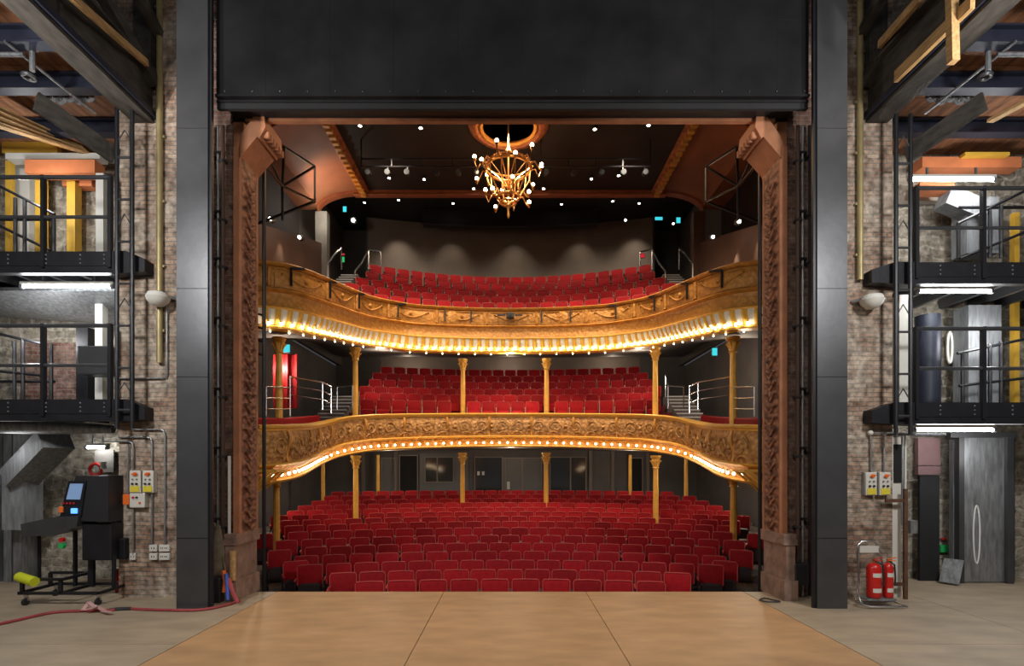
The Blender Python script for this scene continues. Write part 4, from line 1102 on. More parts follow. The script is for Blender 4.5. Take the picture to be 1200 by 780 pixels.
# vertical lattice masts at the gallery ends
def mast(label, xa, xb, y, z0, z1):
    r = thing('lattice_mast', label, 'mast', ((xa + xb) / 2, y, z0), 'lattice masts')
    for x in (xa, xb): part('chord', M['blacksteel'], r, lambda b: b.tube([(x, y, z0), (x, y, z1)], 0.032, 8), True)
    def rg(b):
        z = z0 + 0.3; k = 0
        while z < z1 - 0.3:
            b.tube([(xa, y, z), (xb, y, z)], 0.02, 6)
            if k % 2 == 0: b.tube([(xa, y, z + 0.25), ((xa + xb) / 2, y, z + 0.45), (xb, y, z + 0.25)], 0.012, 5)
            z += 0.69; k += 1
    part('rung', M['steel'], r, rg, True)
mast('tall black lattice mast at the inner end of the left wing galleries', (137 - CX) / F * 8.68, (155 - CX) / F * 8.68, 8.68, 2.85, 8.1)
mast('tall black lattice mast at the inner end of the right wing galleries', (1050 - CX) / F * 8.68, (1067 - CX) / F * 8.68, 8.68, 2.75, 8.0)
# tube lights under the galleries
def tube_light(label, px0, px1, py, D_):
    a = U(px0, py, D_); c = U(px1, py, D_)
    r = thing('tube_light', label, 'light', ((a.x + c.x) / 2, D_, a.z - 0.03), 'wing tube lights')
    part('housing', M['whiteplastic'], r, lambda b: b.box(a.x - 0.05, c.x + 0.05, D_ - 0.03, D_ + 0.05, a.z + 0.035, a.z + 0.08))
    part('tube', M['tube'], r, lambda b: b.tube([a, c], 0.026, 10), True)
    for f_ in (0.2, 0.8): part('hanger', M['galv'], r, lambda b: b.beam(a.lerp(c, f_) + Vector((0, 0.01, 0.07)), a.lerp(c, f_) + Vector((0, 0.01, 0.22)), 0.03, 0.03))
    part('end_cap', M['galv'], r, lambda b: (b.tube([a - Vector((0.05, 0, 0)), a], 0.04, 10), b.tube([c, c + Vector((0.05, 0, 0))], 0.04, 10)), True)
tube_light('white tube light under the upper left wing gallery', 28, 130, 335.5, 9.1)
tube_light('white tube light under the upper right wing gallery', 1077, 1160, 341.5, 9.1)
tube_light('white tube light under the top deck of the right wing, highest one', 1068, 1163, 210.5, 9.3)
tube_light('white tube light under the lower right wing gallery', 1073, 1163, 503.5, 9.1)
tube_light('short white tube light above the console in the left wing', 103, 124, 524, 10.2)

# fly floor girders, joists, deck and braces
for s, side in ((-1, 'left'), (1, 'right')):
    X = s * 6.12
    r = thing('fly_floor_girder', f'deep dark riveted girder carrying the {side} fly floor, running to the brick pier', 'girder', (X, 6, 8.05), 'fly floor girders')
    part('girder', M['fly'], r, lambda b: (b.beam((X, 1.5, 8.50), (X, 8.98, 8.50), 0.10, 0.74), b.beam((X, 1.5, 8.88), (X, 8.98, 8.88), 0.30, 0.05)))
    part('bottom_flange', M['fly'], r, lambda b: b.beam((X - s * -0.10, 1.5, 8.08), (X - s * -0.10, 8.98, 8.08), 0.36, 0.05))
    part('shadow_strip', M['navy'], r, lambda b: b.beam((X - s * 0.09, 1.5, 8.16), (X - s * 0.09, 8.98, 8.16), 0.08, 0.10))  # dark strip standing in for the shadow line between web and flange
    def stf(b):
        for y in (4.5, 5.8, 7.1): b.beam((X - s * 0.07, y, 8.15), (X - s * 0.07, y, 8.86), 0.05, 0.06, up=Vector((1, 0, 0)))
    part('stiffener', M['fly'], r, stf)
    r = thing('fly_floor_deck', f'brown timber boarded deck of the {side} fly floor seen from below', 'deck', (s * 9, 6, 8.3), 'fly floor decks')
    def dk(b):
        y = 1.5
        while y < 10.5: b.box(*sorted((s * 6.3, s * 11.9)), y, y + 0.235, 8.45, 8.5); y += 0.24
    part('deck_boards', M['planks'], r, dk)
    def jn(b):
        for y in (4.2, 5.4, 6.6, 7.5, 8.4, 9.5): b.ibeam((s * 6.3, y, 8.30), (s * 11.9, y, 8.30), 0.18, 0.26, 0.03)
    part('cross_joist', M['navy'], r, jn)
    solo('tower_post', M['fly'], f'dark steel tower post fixed to the {side} brick pier beside the brass pipe', 'post', lambda b: b.box(*sorted((s * 6.02, s * 6.32)), 8.86, 9.0, 8.9, 12.2), 'tower posts')
    # inclined braces of the tower frame
    g = lambda px, py, D_: U(px if s < 0 else 2 * CX - px, py, D_)
    a1, a2 = (g(182, 100, 8.95), g(112, -20, 7.9))
    solo('timber_brace', M['fly'], f'dark diagonal brace rising from the {side} brick pier above the girder', 'brace', lambda b: b.beam(a1, a2, 0.16, 0.16), 'tower braces')
    a1, a2 = (g(186, 40, 8.95), g(150, -30, 8.1))
    solo('timber_brace', M['fly'], f'second steeper dark brace near the top of the {side} brick pier', 'brace', lambda b: b.beam(a1, a2, 0.14, 0.14), 'tower braces')
    # lower raking beam under the deck (stair stringer)
    a1 = g(134, 182, 8.9); a2 = g(42, 118, 7.9)
    solo('raking_beam', M['fly'], f'broad grey-brown raking beam under the {side} fly floor deck', 'beam', lambda b: b.beam(a1, a2, 0.05, 0.30), 'raking beams')
    # horizontal service pipes and brackets
    for k, (py, pa, pb) in enumerate(((40, -20, 28), (56, -20, 36), (64, -20, 28))):
        p1, p2 = g(pa, py, 7.6), g(pb, py, 7.6)
        solo('service_pipe', M['galv'], f'short pale service pipe under the {side} fly floor at frame edge, {["top", "middle", "bottom"][k]} of three', 'pipe', lambda b: b.tube([p1, p2], 0.03, 8), 'service pipes', True)
    p1, p2 = g(5, 48, 7.4), g(112, 133, 8.7)
    solo('drop_rod', M['galv'], f'long thin slanting steel rod crossing below the {side} fly floor', 'rod', lambda b: b.tube([p1, p2], 0.02, 6), 'slanting rods', True)
    c = g(38, 75, 7.6)
    r = thing('pulley_bracket', f'grey pulley bracket hanging under the {side} fly floor beams', 'bracket', c - Vector((0, 0, 0.3)), 'pulley brackets')
    part('hanger', M['galv'], r, lambda b: (b.tube([c + Vector((0, 0, 0.25)), c - Vector((0, 0, 0.1))], 0.035, 8), b.cbox(c + Vector((0, 0, 0.24)), 0.24, 0.08, 0.04)), True)
    part('pulley', M['steel'], r, lambda b: b.torus(c - Vector((0.05, 0, 0.18)), 0.07, 0.03, 16, 6), True)
    # row of black pulleys/sheaves
    for k in range(6):
        q = g(50 + k * 11, 117 - (k % 2) * 3, 8.6)
        solo('sheave', M['galv'], f'small grey sheave under the {side} fly floor deck, {ORD[k + 1]} from the outer end', 'sheave', lambda b: (b.torus(q, 0.06, 0.028, 14, 6, axis='y'), b.box(q.x - 0.012, q.x + 0.012, q.y - 0.012, q.y + 0.012, q.z, 8.45)), 'sheaves', True)
# timber offcuts and scaffold tubes leaning over the right girder; left yellow and orange steel
def bm1(name, label, cat, mat, p, q, w_, h_, grp=None): return solo(name, M[mat], label, cat, lambda b: b.beam(p, q, w_, h_), grp)
bm1('timber_plank', 'upright orange timber post hanging in front of the right girder', 'plank', 'timber', U(1115, -25, 7.0), U(1117, 73, 7.0), 0.10, 0.10)
bm1('timber_plank', 'long pale timber rail running up along the right girder top', 'plank', 'timber', U(1050, 90, 8.15), U(1140, 2, 6.75), 0.06, 0.17)
bm1('timber_plank', 'short pale timber leaning high beside the right brick pier', 'plank', 'timber', U(1031, 52, 8.5), U(1080, -4, 7.4), 0.06, 0.12)
bm1('timber_plank', 'pair of light planks stacked at the far right under the deck', 'plank', 'timber', U(1160, 142, 9.0), U(1205, 118, 8.4), 0.12, 0.05)
bm1('timber_plank', 'light timber rail along the top of the left girder', 'plank', 'timber', U(172, 74, 8.6), U(74, -12, 6.9), 0.06, 0.10)
bm1('white_beam', 'whitish beam directly above the bright orange beam, left wing', 'beam', 'whiteplastic', U(12, 186, 10.1), U(122, 186, 10.1), 0.2, 0.11)  # plain whitish beam above the orange one
bm1('orange_beam', 'bright orange painted steel beam at the back of the upper left wing', 'beam', 'orange_steel', U(36, 199, 10.0), U(117, 199, 10.0), 0.25, 0.25)
bm1('orange_beam', 'second orange beam just below and behind the bright one, left wing', 'beam', 'orange_steel', U(78, 216, 10.4), U(112, 216, 10.4), 0.2, 0.16)
bm1('orange_beam', 'orange beam at the back of the upper right wing behind the tube light', 'beam', 'orange_steel', U(1072, 222, 10.0), U(1112, 222, 10.0), 0.25, 0.16)
bm1('orange_beam', 'brown-orange beam across the top of the right wing', 'beam', 'orange_steel', U(1075, 194, 10.2), U(1190, 194, 10.2), 0.25, 0.2)
bm1('ceiling_plank', 'long yellow board under the deck of the left wing', 'plank', 'yellow_steel', U(5, 174, 10.2), U(70, 174, 10.2), 0.1, 0.22)
bm1('ceiling_plank', 'thin yellow board under the top deck of the right wing', 'plank', 'yellow_steel', U(1128, 182, 10.0), U(1180, 182, 10.0), 0.12, 0.06)
bm1('yellow_post', 'yellow painted steel post standing on the upper left wing deck, outer one', 'post', 'yellow_steel', U(49, 300, 10.2), U(49, 200, 10.2), 0.14, 0.14)
bm1('yellow_post', 'yellow painted steel post on the upper left wing deck, inner one', 'post', 'yellow_steel', U(87, 300, 10.3), U(87, 214, 10.3), 0.16, 0.16)
bm1('yellow_post', 'slim yellow post at the left frame edge on the upper wing deck', 'post', 'yellow_steel', U(12, 300, 10.2), U(12, 190, 10.2), 0.1, 0.1)
bm1('yellow_post', 'yellow steel post at the far right of the lower wing gallery', 'post', 'yellow_steel', U(1189, 474, 10.2), U(1189, 250, 10.2), 0.1, 0.1)
for k in range(4):
    bm1('slat_board', f'long pale yellow slat under the left fly floor, {ORD[k+1]} from the top', 'slat', 'timber', U(-20, 118 + k * 8, 8.6), U(92 + k * 3, 170 + k * 3, 10.0), 0.13, 0.03, 'pale slats')
# service risers: pink/white and grey ducts
bm1('service_riser', 'pinkish white vertical riser between the left galleries and the brick pier', 'riser', 'whiteplastic', U(120, 300, 9.9), U(120, 205, 9.9), 0.14, 0.14)
bm1('service_riser', 'pinkish white vertical riser below the upper left gallery', 'riser', 'whiteplastic', U(119, 474, 9.9), U(119, 340, 9.9), 0.14, 0.14)
bm1('service_riser', 'dark cabinet column on the lower left gallery beside the riser', 'cabinet', 'blacksteel', U(101, 474, 10.0), U(101, 385, 10.0), 0.22, 0.2)
solo('equipment_box', M['steel'], 'grey steel equipment box on the lower left gallery rail', 'box', lambda b: b.rbox(*sorted((U(98, 0, 9.4).x, U(136, 0, 9.4).x)), 9.25, 9.6, U(0, 440, 9.4).z, U(0, 407, 9.4).z, 0.02))
solo('orange_brickwork_patch', M['brick_red'], 'darker orange brick patch behind the lower left gallery', 'brickwork', lambda b: b.box(U(28, 0, 10.5).x, U(94, 0, 10.5).x, 10.42, 10.545, U(0, 474, 10.5).z, U(0, 402, 10.5).z))
def ductL(b):
    b.box(U(-80, 0, 10.3).x, U(10, 0, 10.3).x, 10.1, 10.5, 0, 2.9)
solo('steel_sheeting', M['galv'], 'ribbed grey sheet metal standing at the left frame edge', 'sheeting', lambda b: [b.box(U(-60 + 14 * k, 0, 10.3).x, U(-60 + 14 * k + 9, 0, 10.3).x, 10.15 + 0.05 * (k % 2), 10.5, 0, 2.85) for k in range(7)])
def ductd(b):
    b.beam(U(22, 560, 9.9), U(66, 515, 9.5), 0.5, 0.35)
    b.box(U(8, 0, 9.9).x, U(34, 0, 9.9).x, 9.8, 10.2, U(0, 620, 9.9).z, U(0, 560, 9.9).z)
solo('ventilation_duct', M['duct'], 'slanting grey ventilation duct under the lower left gallery', 'duct', ductd)
solo('ventilation_duct', M['galv'], 'long flat foil duct running just under the lower left gallery deck', 'duct', lambda b: b.tube([U(-60, 497, 9.2), U(60, 500, 9.2), U(133, 503, 9.3)], [0.14, 0.13, 0.07], 12), None, True)
solo('dark_doorway', M['black'], 'dark arched doorway in the left wing behind the console', 'doorway', lambda b: b.loft([[Vector((U(x, y, 10.54).x, 10.50, U(x, y, 10.54).z)) for x, y in ((30, 682), (30, 570), (33, 558), (39, 552), (45, 558), (48, 570), (48, 682))], [Vector((U(x, y, 10.54).x, 10.56, U(x, y, 10.54).z)) for x, y in ((30, 682), (30, 570), (33, 558), (39, 552), (45, 558), (48, 570), (48, 682))]]))
# sloping grey soffit plate under the upper left gallery
solo('sloping_soffit', M['galv'], 'sloping grey soffit panel lit by the tube under the upper left gallery', 'panel', lambda b: b.loft([[Vector((-11.8, 9.5, 5.38)), Vector((-6.9, 9.5, 5.38)), Vector((-6.9, 9.5, 5.44)), Vector((-11.8, 9.5, 5.44))], [Vector((-11.8, 10.5, 5.30)), Vector((-6.9, 10.5, 4.98)), Vector((-6.9, 10.5, 5.05)), Vector((-11.8, 10.5, 5.4))]]))
# right wing furniture: white pier, door, sheet door, rubble, rust post
solo('whitewashed_pier', M['whiteplastic'], 'narrow whitewashed masonry strip at the right brick pier edge', 'pier', lambda b: b.box(6.51, 6.66, 9.02, 9.3, 0, 2.72))
solo('black_chase', M['black'], 'black slot recess in the whitewashed strip, right wing', 'slot', lambda b: b.box(6.53, 6.66, 9.0, 9.02, 1.95, 2.6))
r = thing('conduit_bundle', 'bundle of pale vertical conduits on the white strip, right wing', 'conduits', (6.9, 9.3, 0.9))
for k in range(4): part('conduit', M['whiteplastic'] if k % 2 else M['galv'], r, lambda b: b.tube([(6.74 + k * 0.07, 9.25 + 0.02 * k, 1.0 + 0.1 * k), (6.74 + k * 0.07, 9.25 + 0.02 * k, 2.78)], 0.018, 6), True)
part('cable_tray', M['galv'], r, lambda b: b.box(6.55, 7.5, 9.1, 9.25, 2.76, 2.80))
part('socket', M['galv'], r, lambda b: b.rbox(7.0, 7.12, 9.24, 9.32, 1.05, 1.28, 0.01))
solo('rusty_post', simple('rust', (0.13, 0.06, 0.035), 0.8, 0.2, 0.4, 6), 'thin rusty angle post standing left of the right wing door', 'post', lambda b: (b.box(6.60, 6.66, 8.86, 8.90, 0, 1.85), b.box(6.25, 6.62, 8.87, 8.90, 0.22, 0.28), b.box(6.30, 6.62, 8.87, 8.90, 1.62, 1.68)))
r = st('door_5', M['black'], lambda b: b.box(U(1078, 0, 10.3).x, U(1101, 0, 10.3).x, 10.3, 10.36, 0, U(0, 557, 10.3).z))
st('trim_6', M['pinkpanel'], lambda b: (b.box(U(1076, 0, 10.4).x, U(1102, 0, 10.4).x, 10.40, 10.5, U(0, 545, 10.4).z, U(0, 513, 10.4).z), b.box(U(1076, 0, 10.4).x, U(1102, 0, 10.4).x, 10.40, 10.5, U(0, 556, 10.4).z, U(0, 546, 10.4).z)))
r = thing('sliding_steel_door', 'tall dull grey metal sliding door with a chalked oval mark, right wing', 'door', ((U(1145, 0, 10.2)).x, 10.2, 0))
part('leaf', M['galv'], r, lambda b: (b.box(U(1126, 0, 10.2).x, U(1172, 0, 10.2).x, 10.12, 10.2, 0.02, U(0, 512, 10.2).z), b.box(U(1112, 0, 10.3).x, U(1128, 0, 10.3).x, 10.2, 10.3, 0.02, U(0, 515, 10.3).z)))
part('edge_channel', M['steel'], r, lambda b: (b.box(U(1172, 0, 10.2).x, U(1180, 0, 10.2).x, 10.05, 10.22, 0, 2.85), b.box(U(1118, 0, 10.2).x, U(1124, 0, 10.2).x, 10.08, 10.2, 0, 2.8)))
def oval(b):
    pts = [U(1144.5 + 3.8 * math.cos(2 * PI * k / 24), 626 + 34 * math.sin(2 * PI * k / 24), 10.115) for k in range(25)]
    b.tube(pts, 0.014, 6, cap=False)
part('oval_mark', M['paper'], r, oval)
part('top_track', M['steel'], r, lambda b: b.box(U(1105, 0, 10.2).x, U(1182, 0, 10.2).x, 10.02, 10.14, U(0, 513, 10.2).z, U(0, 507, 10.2).z))
solo('leaning_sheet', M['galv'], 'small grey metal offcut leaning against the sliding door base', 'sheet', lambda b: b.beam(U(1112, 683, 9.95), U(1118, 655, 10.1), 0.3, 0.02))
r = thing('call_button', 'round red over green push buttons on the stone beside the sliding door', 'button', U(1107, 647, 10.5))
part('red_button', M['redplastic'], r, lambda b: b.lathe([(0.05, -0.0), (0.05, 0.03)], U(1106, 632, 10.5), 12)); part('green_button', M['greenplastic'], r, lambda b: b.rbox(U(1101, 0, 10.5).x, U(1110, 0, 10.5).x, 10.46, 10.52, U(0, 647, 10.5).z, U(0, 638, 10.5).z, 0.02))
for k, (px, m_) in enumerate(((1183, 'blacksteel'), (1186.5, 'black'))):
    solo('cable_riser', M[m_], f'black cable riser beside the stone wall, {["left", "right"][k]} of the pair', 'cable', lambda b: b.tube([U(px, 683, 10.3), U(px, 512, 10.3)], 0.035, 8), 'cable risers', True)
# upper right wing ducts
solo('ventilation_duct', M['duct'], 'big grey rectangular duct climbing behind the upper right gallery rail', 'duct', lambda b: (b.beam(U(1105, 232, 10.0), U(1150, 250, 10.0), 0.3, 0.35), b.box(U(1125, 0, 10.1).x, U(1162, 0, 10.1).x, 9.95, 10.3, U(0, 300, 10.1).z, U(0, 235, 10.1).z)))
solo('ventilation_duct', M['duct'], 'grey vertical duct behind the lower right gallery rails', 'duct', lambda b: (b.box(U(1127, 0, 10.1).x, U(1165, 0, 10.1).x, 9.95, 10.3, U(0, 474, 10.1).z, U(0, 360, 10.1).z)))
solo('round_duct', M['navy'], 'fat dark blue round duct behind the lower right gallery', 'duct', lambda b: b.tube([U(1087, 474, 9.9), U(1087, 370, 9.9)], 0.2, 16), None, True)
solo('hanging_coil', M['whiteplastic'], 'long white coiled cable loop on the stone, lower right gallery', 'cable', lambda b: b.tube([U(1113 + 2.6 * math.cos(2 * PI * k / 20), 407 + 18 * math.sin(2 * PI * k / 20), 10.3) for k in range(21)], 0.025, 6, cap=False), None, True)
solo('plastered_wall_patch', M['cream'], 'pale plastered panel behind the tube light in the upper right wing', 'panel', lambda b: b.box(U(1055, 0, 10.45).x, U(1115, 0, 10.45).x, 10.35, 10.5, U(0, 238, 10.45).z, U(0, 228, 10.45).z))
solo('pale_strip', M['whiteplastic'], 'narrow whitewashed stone strip between the right mast chords', 'masonry strip', lambda b: b.box(U(1054, 0, 9.3).x, U(1065, 0, 9.3).x, 9.3, 9.5, U(0, 472, 9.3).z, U(0, 345, 9.3).z))
solo('pale_strip', M['whiteplastic'], 'bright whitewashed wall strip at the back of the top left wing', 'masonry strip', lambda b: b.box(U(18, 0, 10.45).x, U(36, 0, 10.45).x, 10.42, 10.54, U(0, 300, 10.45).z, U(0, 182, 10.45).z))
# ------------------------------------------------------------------ things on the brick piers
def vpipe(label, px, py0, py1, D_, rr, m_, n_clamps=6):
    a = U(px, py0, D_); c = U(px, py1, D_)
    r = thing('wall_pipe', label, 'pipe', c, 'wall pipes')
    part('pipe', M[m_], r, lambda b: b.tube([a, c], rr, 10), True)
    part('clip', M[m_], r, lambda b: [b.cbox(a.lerp(c, (k + 0.5) / n_clamps) + Vector((0, 0.02, 0)), rr * 3, 0.04, 0.04) for k in range(n_clamps)])
vpipe('tall brassy vertical pipe on the left brick pier', 187, -30, 425, 8.94, 0.05, 'pipe')
vpipe('tall brassy vertical pipe on the right brick pier', 1008, -30, 328, 8.94, 0.05, 'pipe')
for px, py, s, side in ((185, 350, -1, 'left'), (1022, 353, 1, 'right')):
    c = U(px, py, 8.8)
    r = thing('dome_speaker', f'cream oval dome fitting on the {side} brick pier', 'speaker', c - Vector((0, 0, 0.14)), 'dome fittings')
    part('dome', M['whiteplastic'], r, lambda b: b.lathe([(0.001, -0.13), (0.09, -0.11), (0.16, -0.04), (0.18, 0.02), (0.15, 0.09), (0.08, 0.12), (0.001, 0.125)], c, 20), True)
    part('arm', M['galv'], r, lambda b: b.tube([c + Vector((-s * 0.12, 0.02, 0.05)), c + Vector((-s * 0.22, 0.16, 0.05))], 0.03, 8), True)
def conduit(label, pts, D_, rr=0.014, m_='galv'):
    P = [U(x, y, D_) for x, y in pts]; Q = [P[0]]
    for i in range(1, len(P) - 1):
        a = P[i] + (P[i - 1] - P[i]).normalized() * 0.09; c = P[i] + (P[i + 1] - P[i]).normalized() * 0.09
        Q += [a, P[i].lerp((a + c) / 2, 0.45), c]
    Q.append(P[-1])
    solo('conduit', M[m_], label, 'conduit', lambda b: b.tube(Q, rr, 8), 'pier conduits', True)
conduit('thin grey conduit dropping from the left dome fitting then turning left', [(195.5, 352), (195.5, 443), (140, 443)], 8.96)
conduit('outermost grey conduit looping over to the sockets on the left pier', [(155, 503), (193, 503), (193, 638)], 8.96)
conduit('middle grey conduit to the upper right switch box on the left pier', [(140, 512), (178, 512), (178, 640)], 8.965)
conduit('inner grey conduit to the left switch boxes from the gallery', [(120, 517), (156, 517), (156, 552)], 8.96)
conduit('conduit from the lower switch box down to the single socket, left pier', [(156, 594), (156, 650)], 8.96)
conduit('conduit at the outer edge of the left pier beside the console', [(150, 520), (150, 580)], 8.955, 0.012)
conduit('left conduit above the right pier switch boxes', [(1020, 507), (1021, 554)], 8.96)
conduit('right conduit above the right pier switch boxes', [(1050, 507), (1036, 507), (1036, 554)], 8.96)
conduit('short horizontal conduit between the right pier junctions', [(1018, 507), (1050, 507)], 8.94, 0.01)
solo('junction_box', M['whiteplastic'], 'round pale junction box on the right pier above the switch boxes', 'junction box', lambda b: b.ball(U(1020, 507, 8.95), 0.045, 10), None, True)
def swbox(label, px, py, w_, h_, kind=0):
    c = U(px, py, 8.93); W_ = w_ / F * 8.93; H_ = h_ / F * 8.93
    r = thing('switch_box', label, 'switch box', (c.x, 8.95, c.z - H_ / 2), 'pier switch boxes')
    part('case', M['whiteplastic'], r, lambda b: b.rbox(c.x - W_ / 2, c.x + W_ / 2, 8.90, 9.0, c.z - H_ / 2, c.z + H_ / 2, 0.012))
    if kind == 0:
        part('side_strip', M['galv'], r, lambda b: b.box(c.x - W_ / 2 - 0.012, c.x - W_ / 2, 8.93, 9.0, c.z - H_ / 2, c.z + H_ / 2))  # thin grey strip down the left side of the case
        part('rotary_switch', M['orangeplastic'], r, lambda b: (b.tube([(c.x + 0.01, 8.90, c.z + H_ * 0.34), (c.x + 0.01, 8.87, c.z + H_ * 0.34)], 0.03, 10), b.beam((c.x - 0.03, 8.868, c.z + H_ * 0.33), (c.x + 0.05, 8.868, c.z + H_ * 0.38), 0.02, 0.02)))
        part('label_plate', M['yellowlabel'], r, lambda b: b.box(c.x - W_ * 0.4, c.x + W_ * 0.4, 8.892, 8.90, c.z - H_ * 0.46, c.z - H_ * 0.20))
        for dx in (-0.035, 0.035): part('push_button', M['blackplastic'], r, lambda b: b.tube([(c.x + dx, 8.895, c.z - H_ * 0.10), (c.x + dx, 8.875, c.z - H_ * 0.10)], 0.018, 10))
        for dx in (-0.035, 0.035): part('indicator', M['galv'], r, lambda b: b.tube([(c.x + dx, 8.9, c.z + H_ * 0.10), (c.x + dx, 8.885, c.z + H_ * 0.10)], 0.016, 8))
    if kind == 1:
        for dx, m_ in ((-0.06, 'redplastic'), (0.0, 'blackplastic'), (0.05, 'orangeplastic')):
            part('push_button', M[m_], r, lambda b: b.tube([(c.x + dx, 8.9, c.z + (0.05 if dx < 0.04 else -0.04)), (c.x + dx, 8.88, c.z + (0.05 if dx < 0.04 else -0.04))], 0.018, 10))
    return r
swbox('tall white switch box with orange isolator on the left pier, left one', 159.5, 564, 13, 26)
swbox('tall white switch box with orange isolator on the left pier, right one', 174.5, 564, 13, 26)
swbox('squat white push button box under the two tall ones, left pier', 162, 586, 18, 17, 1)
swbox('tall white switch box with orange isolator on the right pier, left one', 1020, 566.5, 13, 27)
swbox('tall white switch box with orange isolator on the right pier, right one', 1036, 566.5, 13, 27)
r = solo('emergency_stop_box', M['orangeplastic'], 'small orange box beside the squat push button box, left pier', 'box', lambda b: b.rbox(*[U(x, 0, 8.93).x for x in (145, 152.5)], 8.9, 9.0, U(0, 591, 8.93).z, U(0, 579, 8.93).z, 0.01))
for k, (px, py, w_, h_, t_) in enumerate(((155, 652, 7, 8, 'single small one below the switch boxes'), (179, 642, 9, 8, 'upper left of the four'), (192, 642, 12, 8, 'upper right of the four'), (179, 652, 9, 8, 'lower left of the four'), (192, 652, 12, 8, 'lower right of the four'))):
    c = U(px, py, 8.95); W_ = w_ / F * 8.95; H_ = h_ / F * 8.95
    r = thing('wall_socket', f'white wall socket on the left brick pier, {t_}', 'socket', (c.x, 8.97, c.z - H_ / 2), 'left pier sockets')
    part('back_box', M['whiteplastic'], r, lambda b: b.rbox(c.x - W_ / 2, c.x + W_ / 2, 8.95, 9.0, c.z - H_ / 2, c.z + H_ / 2, 0.008))
    part('socket_hole', M['blackplastic'], r, lambda b: [b.cbox((c.x + dx, 8.949, c.z), 0.012, 0.004, 0.025) for dx in ((-0.02, 0.02) if w_ < 10 else (-0.05, -0.02, 0.02, 0.05))])

# ------------------------------------------------------------------ automation console, left wing
r = thing('control_console', 'black stage automation console on a wheeled frame with tilted screen, left wing', 'console', (U(95, 0, 8.9).x, 8.9, 0))
def X(px, D_=8.85): return (px - CX) / F * D_
def Z(py, D_=8.85): return CAMH + (CY - py) / F * D_
def cab(b):
    # side profile swept in depth
    P = [(80, 608), (100, 557), (137, 557), (137, 610)]
    b.loft([[Vector((X(x), 8.66, Z(y))) for x, y in P], [Vector((X(x), 9.2, Z(y))) for x, y in P]])
part('cabinet', M['blackplastic'], r, cab)
def face(b):  # sloping keyboard deck towards the operator
    P = [(40, 612), (78, 604), (106, 603), (104, 615), (80, 625), (42, 626)]
    b.loft([[Vector((X(x), 8.60, Z(y))) for x, y in P], [Vector((X(x), 9.05, Z(y) + 0.03)) for x, y in P]])
part('desk_deck', M['steel'], r, face)
part('screen_bezel', M['blacksteel'], r, lambda b: b.loft([[Vector((X(x), d, Z(y))) for x, y in ((83, 604), (93, 563), (113, 563), (107, 604))] for d in (8.63, 8.66)]))
part('touch_screen', M['screen'], r, lambda b: b.loft([[Vector((X(x), d, Z(y))) for x, y in ((91, 584), (95.5, 566), (110, 566), (106.5, 584))] for d in (8.62, 8.632)]))
part('amber_button', M['orangeplastic'], r, lambda b: b.rbox(X(83), X(88), 8.60, 8.63, Z(599), Z(592), 0.01))
part('blue_button', emis('blue_led', (0.1, 0.35, 1.0), 1.6), r, lambda b: b.rbox(X(97), X(104), 8.60, 8.63, Z(600), Z(594), 0.01))
part('small_buttons', M['redplastic'], r, lambda b: [b.ball((X(88 + 4 * k), 8.615, Z(588.5)), 0.018, 6) for k in range(4)])
part('lower_locker', M['blacksteel'], r, lambda b: b.rbox(X(103), X(137), 8.72, 9.18, Z(655), Z(612), 0.02))
part('side_box', M['blacksteel'], r, lambda b: b.rbox(X(134), X(144), 8.9, 9.15, Z(656), Z(631), 0.02))
part('emergency_stop', M['redplastic'], r, lambda b: b.tube([(X(86), 8.66, Z(630)), (X(86), 8.60, Z(630))], 0.035, 10))
part('green_button', M['greenplastic'], r, lambda b: b.tube([(X(86), 8.66, Z(637)), (X(86), 8.60, Z(637))], 0.045, 10))
def fr(b):
    t = 0.045
    zf = 0.20; y0, y1 = 8.45, 9.15
    for y in (y0, y1): b.beam((X(48), y, zf), (X(137), y, zf), t, t)
    for x in (X(48), X(137), X(95)): b.beam((x, y0, zf), (x, y1, zf), t, t)
    for x in (X(52), X(95)): b.box(x - t / 2, x + t / 2, y0 - t / 2, y0 + t / 2, zf, 0.42)
    b.beam((X(50), y0, 0.42), (X(97), y0, 0.42), t, t); b.beam((X(50), 9.0, 0.42), (X(97), 9.0, 0.42), t, t); b.beam((X(97), y0, 0.42), (X(97), 9.0, 0.42), t, t)
    for x in (X(50), X(97)): b.box(x - t / 2, x + t / 2, 9.0 - t / 2, 9.0 + t / 2, zf, 0.42)
    b.box(X(81) - t / 2, X(81) + t / 2, 8.95, 9.0, zf, Z(620)); b.box(X(100), X(106), 8.9, 8.96, zf, Z(620)); b.box(X(136), X(139), 8.75, 8.80, zf, Z(650)); b.box(X(136), X(139), 9.1, 9.15, zf, Z(650))
part('wheeled_frame', M['blacksteel'], r, fr)
part('foam_sleeve', M['foam'], r, lambda b: b.tube([(X(47), 8.47, 0.46), (X(47) + 0.35, 8.36, 0.40)], 0.075, 14), True)
for x, y in ((X(50), 9.1), (X(54), 8.47), (X(134), 8.5), (X(134), 9.12)):
    q = part('caster', M['blackplastic'], r, lambda b: b.tube([(x - 0.02, y, 0.055), (x + 0.02, y, 0.055)], 0.055, 14), True)
    part('fork', M['chrome'], q, lambda b: b.beam((x, y + 0.03, 0.07), (x, y, 0.19), 0.05, 0.03))
r = thing('hose_reel', 'small red and white hose reel glowing behind the console', 'reel', U(113, 553, 10.2))
part('reel', M['redplastic'], r, lambda b: b.torus(U(112, 550, 10.2), 0.11, 0.03, 20, 8, axis='y'), True)
part('hub', M['whiteplastic'], r, lambda b: b.tube([U(121, 549, 10.2), U(121, 541, 10.2)], 0.05, 8), True)
